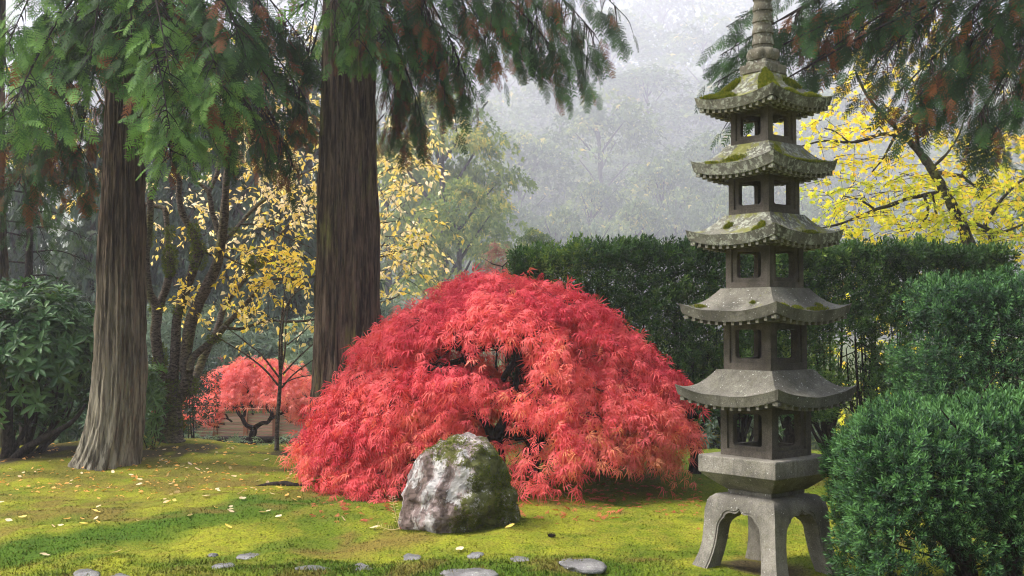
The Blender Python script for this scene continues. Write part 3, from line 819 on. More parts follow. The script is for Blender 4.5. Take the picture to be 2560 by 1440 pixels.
    roof_moss(r4, s4, [(0, -0.75, 0.75, 0.14, 0.12), (1, 0.15, 0.82, 0.3, 0.12), (1, -0.35, 0.75, 0.14, 0.12), (1, -0.75, 0.75, 0.14, 0.1), (0, 0.45, 0.5, 0.08, 0.08), (1, 0.45, 0.6, 0.1, 0.1)], 1700, 0.012, 6)
    # --- finial: block, lotus collar, stacked rings
    loft_square([(0.1, pz(184)), (0.104, pz(182)), (0.106, pz(163)), (0.102, pz(161)), (0.078, pz(160)), (0.076, pz(151)), (0.07, pz(149))], ST_SPIRE, 'finial_block', 0.006)
    def lathe(prof, mat, name, n=40, petals=0):
        V = []; F = []
        for r_, z in prof:
            for i in range(n):
                a = i / n * 2 * math.pi; rr_ = r_ * (1 + (0.12 * abs(math.sin(petals * a / 2)) - 0.06 if petals else 0))
                V.append((rr_ * math.cos(a), rr_ * math.sin(a), z))
        for q in range(len(prof) - 1):
            for i in range(n): F.append([q * n + i, q * n + (i + 1) % n, (q + 1) * n + (i + 1) % n, (q + 1) * n + i])
        F.append(list(range(n))[::-1]); F.append([(len(prof) - 1) * n + i for i in range(n)])
        me = bpy.data.meshes.new(name); me.from_pydata(V, [], F); me.materials.append(mat); me.update()
        me.polygons.foreach_set('use_smooth', np.ones(len(me.polygons), bool)); me.set_sharp_from_angle(angle=R(45))
        return link(name, me, root)
    lathe([(0.062, pz(151)), (0.085, pz(149)), (0.097, pz(140)), (0.099, pz(131)), (0.092, pz(123)), (0.078, pz(120)), (0.064, pz(118))], ST_SPIRE, 'lotus_collar', 48, 8)
    zc = 119
    for k in range(9):
        w = 1 - 0.028 * k
        lathe([(0.060 * w, pz(zc)), (0.0625 * w, pz(zc - 8)), (0.0615 * w, pz(zc - 9)), (0.0685 * w, pz(zc - 10)), (0.069 * w, pz(zc - 13)), (0.064 * w, pz(zc - 26)), (0.061 * w, pz(zc - 28.5))], ST_SPIRE, 'finial_ring')
        zc -= 28.7
    lathe([(0.05, pz(zc)), (0.075, pz(zc - 15)), (0.07, pz(zc - 30)), (0.03, pz(zc - 48)), (0.004, pz(zc - 60))], ST_SPIRE, 'finial_jewel')
    bpy.context.view_layer.update()
build_pagoda()

# ------------------------------------------------------------------ boulder
def build_boulder():
    bm = bmesh.new(); bmesh.ops.create_icosphere(bm, subdivisions=6, radius=1.0)
    d = np.array([v.co[:] for v in bm.verts]); d = nrm(d)
    F = np.array([[v.index for v in f.verts] for f in bm.faces]); bm.free()
    # support planes n.x <= c, in metres about the boulder's middle
    planes = [((-0.80, -0.52, 0.30), 0.315), ((-0.25, -0.9, 0.30), 0.30), ((0.62, -0.72, 0.16), 0.33), ((0.97, -0.1, 0.2), 0.40), ((-0.45, -0.1, 0.89), 0.385), ((-0.75, -0.2, 0.6), 0.365),
              ((0.12, -0.05, 0.99), 0.412), ((0.75, 0.0, 0.66), 0.43), ((-1, 0.1, 0.0), 0.40), ((0, 1, 0.1), 0.3), ((-0.6, 0.75, 0.3), 0.33), ((0.6, 0.75, 0.3), 0.36), ((0, 0, -1), 0.46), ((-0.6, -0.6, -0.5), 0.42), ((0.3, -0.85, -0.4), 0.38)]
    k = 15.0; s = np.zeros(len(d))
    for n, c in planes:
        n = nrm(np.array(n)); s += np.maximum(d @ n / c, 0.0) ** k
    r = s ** (-1 / k)
    V = d * r[:, None]
    V = V + d * (0.04 * fbm(V * 4.5, 41, 4) + 0.02 * np.abs(vnoise(V * 8, 44)) + 0.014 * fbm(V * 15, 42, 3))[:, None]
    nn = d
    # moss settles on the top, on the right flank and along the foot
    moss = 0.62 * smooth(0.12, 0.34, V[:, 2] + 0.18 * V[:, 0]) + 0.75 * smooth(0.02, 0.24, V[:, 0] - 0.12 * V[:, 1] - 0.45 * np.minimum(V[:, 2], 0.25) + 0.06) + 0.02
    moss = moss * (1 - 0.55 * smooth(0.25, 0.06, np.abs(V[:, 0] - 0.2)) * smooth(0.28, 0.4, V[:, 2]))
    moss = np.maximum(moss, 0.55 * smooth(-0.22, -0.36, V[:, 2]) * smooth(-0.2, 0.1, V[:, 0]))
    me = mesh_np('boulder', V, F, BOULDER, {'tint': np.clip(moss, 0, 1)}, True)
    c = P(1145, 1230, 8.35)
    root = empty('boulder', (c[0], c[1], 0)); tag(root, 'large mossy boulder with white lichen patches in front of the red maple', 'boulder')
    o = link('rock', me, root, (0, 0, gz(c[0], c[1]) + 0.222)); o.scale = (0.99, 0.95, 0.95)
    # moss cushions standing proud on the flank and crest
    r = np.random.default_rng(5); w = np.clip(moss - 0.35, 0, 1) * (V[:, 2] > -0.33); w = w / w.sum()
    idx = r.choice(len(V), 9000, p=w); acc = Acc()
    keep = fbm(V[idx] * 9, 77, 3) > -0.05; idx = idx[keep]
    tv = np.array([[-.2, 0, 0], [.2, 0, 0], [0, 1, 0.1], [0, 0, -.2], [0, 0, .2], [0.1, .9, -.1]]); tf = [np.array([[0, 1, 2], [3, 4, 5]])]
    n = len(idx)
    scatter(acc, [(tv, tf)], V[idx] + r.normal(0, .004, (n, 3)), d[idx] + r.normal(0, 0.5, (n, 3)) + [0, 0, .3], r.normal(0, 1, (n, 3)), r.uniform(0.008, 0.019, n), r.uniform(0, 0.75, n), r=r)
    n2 = 5200; an = r.uniform(0, 2 * math.pi, n2); rr = 1 + np.abs(r.normal(0, .13, n2)); rim = np.array([np.abs(V[np.abs(V[:, 2] + .22) < .03]).max(0)])[0]
    lo = V[np.abs(V[:, 2] + .22) < .04]; la = np.arctan2(lo[:, 1], lo[:, 0]); oo = np.argsort(la); R_ = np.interp(an, la[oo] % (2 * math.pi) if False else la[oo], np.hypot(lo[oo, 0], lo[oo, 1]), period=2 * math.pi)
    gx = np.cos(an) * R_ * rr; gy = np.sin(an) * R_ * rr; gzz = ground(gx + c[0], gy + c[1]) - (gz(c[0], c[1]) + 0.222)
    scatter(acc, [(tv, tf)], np.stack([gx, gy, gzz / 0.95 - .002], 1), np.stack([np.cos(an) * .2, np.sin(an) * .2, np.ones(n2)], 1) + r.normal(0, .4, (n2, 3)), r.normal(0, 1, (n2, 3)), r.uniform(.01, .026, n2) * np.clip(1.6 - rr, .4, 1), r.uniform(0, 0.7, n2), r=r)
    m = link('rock_moss', acc.mesh('rock_moss', L_TUFT), root, o.location); m.scale = o.scale; tag(m, kind='stuff')
build_boulder()

# ------------------------------------------------------------------ stepping stones
def build_stones():
    specs = [(626, 1393, 30, 'small pale grey stepping stone behind the others, left of the boulder'), (563, 1420, 26, 'thin grey stepping stone sunk in moss beside the small pale one'),
             (783, 1431, 40, 'flat grey stepping stone in the moss in front of the red maple left side'), (905, 1410, 18, 'small grey stone just left of the boulder front, sunk in moss'),
             (912, 1424, 28, 'low sliver of grey stone among dark moss, left below the boulder'), (1036, 1395, 30, 'rounded grey stepping stone directly below the boulder left corner'),
             (1190, 1400, 24, 'narrow pale stone almost buried in moss below the boulder'), (1172, 1440, 66, 'largest flat grey stepping stone at the bottom edge below the boulder'),
             (1303, 1408, 29, 'domed grey stepping stone between the largest one and the wide one'), (1455, 1422, 55, 'wide domed grey stepping stone nearest the pagoda'),
             (225, 1443, 34, 'grey stepping stone at the bottom edge, furthest left'), (305, 1446, 26, 'small grey stepping stone second from the left at the bottom edge'), (538, 1393, 12, 'tiny grey stone at the far left of the stone row')]
    for i, (px, py, hw, lab) in enumerate(specs):
        D = 1.5 * FPX / (py - 4 - 815); x = (px - 1280) / FPX * D; w = hw / FPX * D
        r = np.random.default_rng(100 + i)
        bm = bmesh.new(); bmesh.ops.create_icosphere(bm, subdivisions=4, radius=1.0)
        d = np.array([v.co[:] for v in bm.verts]); F = np.array([[v.index for v in f.verts] for f in bm.faces]); bm.free()
        q = np.sign(d) * np.abs(d) ** np.array([0.85, 0.85, 0.6])
        q = q * (1 + 0.13 * fbm(d * 1.6 + i * 9, 50, 3) * np.array([1, 1, 0.0]).sum() / 2)[:, None]
        an = np.arctan2(d[:, 1], d[:, 0]); q[:, :2] *= (1 + 0.1 * np.sin(an * 2 + i) + 0.04 * np.sin(an * 3 + 2 * i) + 0.02 * np.sin(an * 7 + 3 * i))[:, None]
        V = q * np.array([w * 1.02, w * r.uniform(1.0, 1.35), 0.022])
        V[:, 2] += 0.007 * fbm(V * 14 + i, 51, 4)
        me = mesh_np('stepping_stone', V, F, ST_STEP, None, True)
        o = link('stepping_stone', me, None, (x, D, gz(x, D) - 0.012 + (0.010 if hw > 50 else 0)))
        o.rotation_euler = (r.normal(0, .03), r.normal(0, .03), r.uniform(0, 0.6)); tag(o, lab, 'stepping stone', 'stepping stones set in the moss')
build_stones()

# ------------------------------------------------------------------ big cedar trunks
def bark_trunk(name, edges, D, mat, parent, seed=0, flare_turn=None):
    """edges: (py, left px, right px) top to bottom"""
    e = sorted(edges); py = np.array([a[0] for a in e], float)
    zc = np.array([P(1280, y, D)[2] for y in py]); cx = np.array([((a[1] + a[2]) / 2 - 1280) / FPX * D for a in e]); rd = np.array([(a[2] - a[1]) / 2 / FPX * D for a in e])
    o = np.argsort(zc); zc, cx, rd = zc[o], cx[o], rd[o]
    z = np.concatenate([np.arange(zc[0], min(4.6, zc[-1]), 0.035), np.arange(4.6, max(zc[-1], 4.61), 0.25)])
    na = 150; a = np.arange(na) / na * 2 * math.pi
    A, Z = np.meshgrid(a, z); rr = np.interp(Z, zc, rd); xx = np.interp(Z, zc, cx)
    ca, sa = np.cos(A), np.sin(A)
    q = np.stack([ca.ravel() * 1.0, sa.ravel() * 1.0, Z.ravel()], 1)
    tw = 0.06 * Z
    q1 = np.stack([np.cos(A + tw).ravel(), np.sin(A + tw).ravel(), Z.ravel()], 1)
    low = fbm(q1 * np.array([1.6, 1.6, 0.22]), seed, 3)
    rid = fbm(q1 * np.array([11, 11, 0.75]), seed + 3, 4, 0.6); fine = fbm(q1 * np.array([30, 30, 2.6]), seed + 5, 3, 0.6)
    crack = -np.abs(vnoise(q1 * np.array([14, 14, 0.6]), seed + 8))
    rad = rr.ravel() * (1 + 0.055 * low) + 0.022 * rid + 0.008 * fine + 0.04 * crack
    # root flutes close to the ground
    zz = Z.ravel(); fl = smooth(zc[0] + 0.55, zc[0], zz); rad = rad + fl * 0.035 * np.maximum(np.sin(A.ravel() * 5 + seed), -0.3) * rr.ravel() / 0.4
    V = np.stack([xx.ravel() + rad * ca.ravel(), D + rad * sa.ravel(), zz], 1)
    m = len(z); i = np.arange(m - 1)[:, None] * na; j = np.arange(na)[None]; j2 = (j + 1) % na
    F = np.stack([i + j, i + j2, i + na + j2, i + na + j], 2).reshape(-1, 4)
    base = np.array(parent.location)
    me = mesh_np(name, V - base, F, mat, None, True)
    return link('trunk', me, parent)

def bough(parent, pts, nf, size, hang, brown, seed, D_r=0.25, mat=L_CEDAR, tpls=T_FROND, spread=0.34, tint=(0.1, 0.75), start=0.25, rad=0.02, name='bough'):
    """a limb (wood) carrying a drooping mat of scale-leaf sprays; pts are world points"""
    r = np.random.default_rng(seed)
    path, rr = smooth_path(pts, np.linspace(rad, rad * 0.18, len(pts)), 7)
    base = np.array(parent.location)
    acc = Acc(); n = nf
    t = start + (1 - start) * r.uniform(0, 1, n) ** 0.75
    idx = t * (len(path) - 1); i0 = np.minimum(idx.astype(int), len(path) - 2); f = (idx - i0)[:, None]
    p = path[i0] * (1 - f) + path[i0 + 1] * f
    tan = nrm(path[i0 + 1] - path[i0]); hor = nrm(np.cross(tan, [0, 0, 1.0]))
    sgn = r.choice([-1, 1], n)[:, None]; lat = (r.uniform(0, 1, n) ** 0.8)[:, None] * spread * (1.15 - 0.6 * t[:, None])
    off = hor * sgn * lat + tan * lat * 0.5
    drop = lat ** 1.2 * (0.35 + 0.5 * hang) + r.uniform(0, 1, (n, 1)) * 0.30 * hang
    q = p + off - np.array([0, 0, 1.0]) * drop + r.normal(0, 0.03, (n, 3))
    fwd = hor * sgn * 0.75 * (1 - 0.5 * hang) + tan * 0.7 * np.array([1, 1, .4]) - np.array([0, 0, 1.0]) * (0.2 + 0.95 * hang) + r.normal(0, 0.28, (n, 3))
    up = np.array([0, 0, 1.0]) * (1.0 - 0.6 * hang) + hor * sgn * 0.3 + tan * 0.2 + r.normal(0, 0.5, (n, 3)) + np.array([0, -0.6, 0])
    ti = np.minimum(r.uniform(*tint, n), 0.8)
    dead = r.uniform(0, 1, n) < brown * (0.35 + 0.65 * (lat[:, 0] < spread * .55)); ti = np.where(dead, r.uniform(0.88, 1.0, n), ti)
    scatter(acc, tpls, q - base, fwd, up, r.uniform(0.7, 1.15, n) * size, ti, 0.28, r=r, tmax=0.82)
    fo = link(name, acc.mesh(name, mat), parent)
    w = Acc(); V, F = tube(path - base, rr, 7); w.add(V, F)
    # side twigs
    k = r.choice(n, max(3, n // 3), replace=False)
    for j in k:
        a = p[j]; b = q[j]; mid = (a + b) / 2 + [0, 0, 0.03]
        V, F = tube(np.array([a, mid, b]) - base, [0.006, 0.0045, 0.002], 4); w.add(V, F)
    link('branch', w.mesh('branch', BARK_DARK), fo)
    return fo

def limb_pts(trunk_xy, tip, rise=0.5, sag=0.25):
    a = np.array(trunk_xy, float); b = np.array(tip, float)
    d = b - a; out = []
    for t in (0, 0.3, 0.6, 0.85, 1.0):
        p = a + d * t; p[2] += rise * 4 * t * (1 - t) * 0.5 - sag * t ** 3
        out.append(p)
    return out

def build_left_cedar():
    D = 12.0; c = G(275, D)
    t = empty('cedar_tree', (c[0], c[1], 0)); tag(t, 'tall cedar with pale flared base standing on the moss at left', 'tree', 'cedars framing the garden')
    bark_trunk('trunk', [(-900, 285, 360), (0, 272, 362), (300, 262, 357), (500, 256, 358), (700, 247, 362), (900, 240, 363), (1000, 231, 362), (1060, 222, 358), (1100, 212, 356), (1140, 196, 354), (1172, 176, 352), (1225, 168, 356)], D, BARK_L, t, 3)
    tips = [  # px, py, D, fronds, size, hang, brown
        (110, 215, 10.2, 55, .30, .35, .04), (25, 235, 10.0, 50, .30, .4, .04), (20, 60, 10.4, 55, .28, .4, .1), (225, 110, 10.4, 55, .27, .4, .06), (330, 70, 10.3, 55, .25, .4, .04),
        (425, 130, 10.0, 60, .25, .4, .03), (425, 265, 9.9, 60, .24, .35, .02), (430, 345, 10.1, 50, .22, .35, .05), (445, 290, 10.2, 45, .22, .35, .03), (480, 215, 10.2, 60, .24, .45, .06), (560, 165, 10.2, 60, .25, .45, .05),
        (515, 290, 10.5, 60, .22, .5, .15), (630, 240, 10.9, 60, .23, .6, .2), (660, 130, 10.6, 60, .26, .5, .06), (730, 350, 11.6, 60, .22, .9, .45), (690, 260, 12.0, 55, .23, .8, .3), (765, 200, 12.0, 55, .23, .8, .3), (600, 40, 10.5, 60, .27, .5, .08),
        (120, 330, 12.2, 65, .26, .75, .25), (45, 420, 12.6, 65, .26, .75, .22), (190, 380, 12.6, 65, .26, .8, .3), (100, 120, 12.4, 60, .28, .6, .25), (230, 70, 11.5, 60, .28, .5, .15), (350, 40, 11.0, 60, .28, .5, .1),
        (480, 60, 11.8, 60, .28, .6, .2), (700, 40, 11.5, 60, .28, .6, .15), (780, 90, 12.0, 55, .27, .7, .2), (580, 300, 12.2, 55, .24, .8, .35), (450, 320, 12.6, 55, .24, .8, .35), (30, 300, 13.0, 60, .27, .8, .3), (200, 250, 12.9, 60, .27, .8, .3), (660, 320, 13.0, 50, .25, .9, .3),
        (140, 30, 10.9, 55, .28, .45, .1), (300, 40, 10.7, 50, .26, .45, .08), (70, 500, 13.4, 45, .25, .8, .2), (520, 100, 12.8, 60, .28, .7, .25), (420, 180, 12.9, 50, .27, .7, .3), (740, 260, 12.8, 45, .24, .8, .3)]
    for i, (px, py, Dt, n, s, h, b) in enumerate(tips):
        tip = P(px, py, Dt); a = P(312, min(py - 330 - 12 * (i % 5), -60), D)
        front = Dt < 11.3
        bough(t, limb_pts(a, tip, 0.45, 0.2), int(n * 1.5), s, h, b, 300 + i, tint=((0.42, 0.74) if (320 < px < 580 and py > 120) or px < 130 else (0.2, 0.5)) if front else (0.0, 0.36), start=0.35 if front else 0.3)  # lit front sprays brighter, inner ones darker: light put into the leaf tint
    overhead_shade(t, c[0], D, 14, 31)
def overhead_shade(t, cx, D, n, seed):  # unseen boughs added above the frame to shade what stands below
    r = np.random.default_rng(seed)
    for i in range(n):
        a = i * 2.4; z = 5.0 + 2.6 * i / n; L_ = r.uniform(1.1, 1.7)
        s = np.array([cx, D, z]); e = s + np.array([math.cos(a) * L_, math.sin(a) * L_, -.45])
        bough(t, [s, (s + e) / 2 + [0, 0, .12], e], 22, .46, .6, .1, seed * 50 + i, tpls=T_FROND_S, tint=(.1, .6), spread=.5)
def build_mid_cedar():
    D = 12.0; c = G(865, D)
    t = empty('cedar_tree', (c[0], c[1], 0)); tag(t, 'straight brown cedar trunk standing right behind the big red maple', 'tree', 'cedars framing the garden')
    bark_trunk('trunk', [(-900, 815, 925), (0, 808, 932), (200, 803, 935), (400, 798, 939), (600, 792, 944), (800, 786, 950), (950, 779, 956), (1050, 770, 968), (1120, 758, 982), (1170, 742, 995), (1225, 735, 1000)], D, BARK_M, t, 17)
    tips = [(835, 15, 11.0, 34, .24, .7, .05), (900, 25, 11.0, 34, .25, .7, .1), (965, 40, 11.1, 45, .25, .8, .2), (1000, 210, 12.2, 65, .24, 1.0, .45), (1055, 280, 12.2, 60, .24, 1.0, .3), (985, 290, 12.5, 55, .24, 1.0, .45), (1110, 150, 11.8, 65, .25, 1.0, .4),
            (1165, 165, 11.6, 60, .25, 1.0, .25), (1235, 90, 11.4, 55, .25, 1.0, .25), (1300, 60, 11.2, 50, .24, 1.0, .25), (1350, 90, 11.1, 50, .24, 1.0, .35), (1420, 140, 11.0, 60, .24, 0.95, .2), (1475, 120, 10.9, 50, .24, .9, .1), (1490, 55, 10.8, 50, .24, .9, .1),
            (1565, 10, 10.7, 45, .24, .8, .04), (1440, 10, 11.0, 50, .25, .9, .25), (1260, 10, 11.4, 55, .26, .9, .3), (1080, 40, 11.5, 60, .26, .9, .3), (1000, 30, 11.4, 55, .27, .8, .2), (1180, 30, 11.8, 60, .26, .9, .35), (1040, 150, 12.6, 60, .26, 1.0, .4),
            (745, 230, 12.6, 45, .24, .9, .3), (770, 80, 12.6, 45, .26, .8, .3), (1130, 230, 12.3, 45, .23, 1.0, .3), (1380, 30, 11.3, 50, .25, .9, .3)]
    for i, (px, py, Dt, n, s, h, b) in enumerate(tips):
        py = py - (45 if px > 970 else 0); tip = P(px, py, Dt); a = P(870, min(py - 300 - 14 * (i % 4), -50), D)
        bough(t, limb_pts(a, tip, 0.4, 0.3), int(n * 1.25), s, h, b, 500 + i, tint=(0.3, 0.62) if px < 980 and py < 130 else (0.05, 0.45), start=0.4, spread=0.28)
    overhead_shade(t, c[0], D, 14, 32)
def build_right_cedar():
    D = 10.6; c = G(2860, D)
    t = empty('cedar_tree', (c[0], c[1], 0)); tag(t, 'dark cedar boughs hanging in from the right above the hedge', 'tree', 'cedars framing the garden')
    bark_trunk('trunk', [(-900, 2790, 2910), (600, 2780, 2920), (1240, 2740, 2960)], D, BARK_M, t, 29)
    tips = [(1785, 165, 9.6, 50, .23, .3, .0), (1800, 95, 9.7, 50, .23, .35, .0), (1815, 25, 9.8, 45, .23, .35, .0), (1840, 235, 9.5, 50, .22, .4, .0), (1865, 60, 9.8, 50, .24, .6, .05), (1960, 60, 9.9, 60, .25, .9, .3), (2030, 100, 9.9, 60, .25, 1.0, .3), (2090, 60, 10.0, 60, .25, 1.0, .25),
            (2010, 5, 10.0, 55, .26, .9, .3), (2010, 175, 9.7, 40, .22, .6, .05), (2120, 130, 9.9, 55, .24, .9, .1), (2180, 170, 9.8, 60, .24, .95, .15), (2250, 230, 9.7, 65, .24, 1.0, .3), (2290, 250, 9.7, 60, .23, 1.0, .3), (2350, 130, 9.8, 60, .25, 1.0, .35), (2300, 60, 10.0, 60, .26, .9, .2),
            (2200, 30, 10.1, 60, .26, .9, .2), (2430, 150, 9.7, 60, .25, 1.0, .3), (2440, 300, 9.6, 60, .23, 1.0, .15), (2500, 230, 9.6, 50, .24, .9, .1), (2545, 110, 9.7, 60, .26, .9, .15), (2420, 50, 9.9, 60, .27, .9, .2), (2530, 20, 9.9, 60, .27, .8, .15), (2110, 0, 10.2, 50, .26, .8, .2), (2360, 230, 10.2, 50, .25, 1.0, .3),
            (2480, 340, 9.5, 30, .22, .8, .05), (2600, 150, 9.6, 50, .26, .9, .15), (2650, 60, 9.8, 50, .26, .9, .15)]
    for i, (px, py, Dt, n, s, h, b) in enumerate(tips):
        py = py - (45 if px > 1900 else 0); tip = P(px, py, Dt); a = P(2840, py - 330 - 15 * (i % 4), D)
        st = 0.62 if px < 1900 else 0.5
        bough(t, limb_pts(a, tip, 0.35, 0.15), n, s, h, b, 700 + i, tint=(0.0, 0.36), start=st, spread=0.3 if px > 1900 else 0.22)  # low tint puts the backlit darkness of these boughs into the leaf colour
    overhead_shade(t, 4.6, 9.9, 16, 33)
build_left_cedar(); build_mid_cedar(); build_right_cedar()

# ------------------------------------------------------------------ red weeping maple
def maple(name, center, rx, ry, hgt, nsh, per, lsize, label, mat, seed, trunk_paths, gap=None, hem=0.12, twig=True, tree_scale=1.0, npads=46, group=None, lop=False, extra=()):
    r = np.random.default_rng(seed)
    t = empty(name, tuple(center)); tag(t, label, 'tree', group)
    acc = Acc(); tw = Acc()
    def top(x, y):
        ex = np.where(x < 0, 2.0, 2.4); pw_ = np.where(x < 0, 0.66, 0.52)
        if not lop: ex = 2.2; pw_ = 0.6
        q = (np.abs(x / rx) ** ex + np.abs(y / ry) ** 2.2); return hgt * np.maximum(1 - q, 0.0) ** pw_
    # pads: overlapping drooping umbrellas laid over the dome
    pads = []
    ga = 2.399963
    for k in range(npads):
        f = ((k + 0.5) / npads) ** 0.56; a = k * ga + r.normal(0, 0.2)
        x = rx * f * 0.9 * math.cos(a); y = ry * f * 0.9 * math.sin(a); z = float(top(np.array(x), np.array(y)))
        z = z - r.uniform(0.0, 0.06) * hgt
        pads.append((x, y, max(z, 0.33 * hgt), a, f))
        if f > 0.45: pads.append((x * 1.03, y * 1.03, max(z * r.uniform(0.5, 0.72), 0.22 * hgt), a + r.normal(0, .3), f))
        if f > 0.7: pads.append((x * 1.02, y * 1.02, max(z * r.uniform(0.25, 0.45), 0.16 * hgt), a + r.normal(0, .3), f))
    pads += list(extra)
    npp = max(6, int(nsh / len(pads)))
    for (px_, py_, pz_, pa, f) in pads:
        pr = r.uniform(0.22, 0.36) * rx / 1.0 * 0.62
        n = int(npp * r.uniform(0.75, 1.25))
        rad = pr * np.sqrt(r.uniform(0, 1, n)); an = r.uniform(0, 2 * math.pi, n)
        outd = np.array([math.cos(pa) * ry, math.sin(pa) * rx]); outd = outd / np.linalg.norm(outd)
        o = np.stack([np.cos(an) * rad, np.sin(an) * rad], 1)
        o = o + outd * (o @ outd)[:, None] * 0.35                      # stretched outwards
        dome = -0.42 * (rad / pr) ** 2 * pr * 0.8
        slope = -(o @ outd) * (0.25 + 0.75 * f ** 2)
        p = np.stack([px_ + o[:, 0], py_ + o[:, 1], pz_ + dome + slope + r.normal(0, 0.02, n)], 1)
        od = nrm(np.stack([o[:, 0] / pr + outd[0] * 0.9, o[:, 1] / pr + outd[1] * 0.9, -0.30 - 0.55 * (rad / pr) - 0.3 * f * np.ones(n)], 1))
        q2 = np.abs(p[:, 0] / rx) ** 2.2 + np.abs(p[:, 1] / ry) ** 2.2
        aa = np.arctan2(p[:, 1], p[:, 0]); hv = hem * (0.6 + 0.8 * r.uniform(0, 1, n)) + 0.13 * tree_scale * np.maximum(fbm(np.stack([np.cos(aa) * 3.1, np.sin(aa) * 3.1, 0 * aa], 1), seed, 2), -.35)
        ok = (p[:, 2] > hv) & (q2 < 1.12)
        if gap is not None: ok &= ~gap(p, r)
        p, od = p[ok], od[ok]; n = len(p)
        if n == 0: continue
        # a shoot: leaves strung along a short hanging twig
        ks = np.arange(per)
        L_ = lsize * 1.5
        tt = (ks + 0.5) / per
        pos = p[:, None, :] + od[:, None, :] * (L_ * tt)[None, :, None] + np.array([0, 0, -1.0]) * (0.35 * L_ * tt ** 2)[None, :, None]
        pos = pos + r.normal(0, lsize * 0.28, pos.shape)
        fwd = od[:, None, :] + np.array([0, 0, -0.25]) + r.normal(0, 0.5, pos.shape)
        up = np.array([0, 0, 1.0]) + od[:, None, :] * 0.5 + r.normal(0, 0.5, pos.shape)
        ptint = np.clip(0.46 + 0.45 * (0.5 - pz_ / hgt) + (0.1 * px_ / rx) + r.normal(0, 0.15), 0, 1)
        ti = np.clip(ptint + r.normal(0, 0.16, pos.shape[:2]), 0, 1)
        scatter(acc, T_MAPLE, pos.reshape(-1, 3), fwd.reshape(-1, 3), up.reshape(-1, 3), r.uniform(0.7, 1.15, n * per) * lsize, ti.ravel(), r=r)
        # fine wood from the pad to the inner framework
        if twig:
            c0 = np.array([px_ * .96, py_ * .96, pz_ - 0.07 * tree_scale]); b0 = np.array([px_ * 0.55, py_ * 0.55, min(pz_ * 0.8, 0.72 * hgt)])
            mid = (c0 + b0) / 2 + np.array([0, 0, -0.01 * hgt]) + r.normal(0, 0.05, 3) * tree_scale
            path, rr = smooth_path([b0, (b0 + mid) / 2 + r.normal(0, .04, 3) * tree_scale, mid, c0], np.array([0.02, 0.016, 0.011, 0.005]) * tree_scale, 5)
            V, F = tube(path, rr, 6); tw.add(V, F)
            for j in r.choice(n, min(n, 7), replace=False):
                V, F = tube(np.array([c0, (c0 + p[j]) / 2 - [0, 0, .02], p[j] - [0, 0, .03]]), np.array([.006, .004, .002]) * tree_scale, 4); tw.add(V, F)
    link('crown', acc.mesh('crown', mat), t)
    for pts, rad in trunk_paths:
        path, rr = smooth_path(pts, rad, 7); V, F = tube(path, rr, 10, 0.12, seed); tw.add(V, F)
    link('trunk', tw.mesh('trunk', BARK_DARK, True), t)
    return t

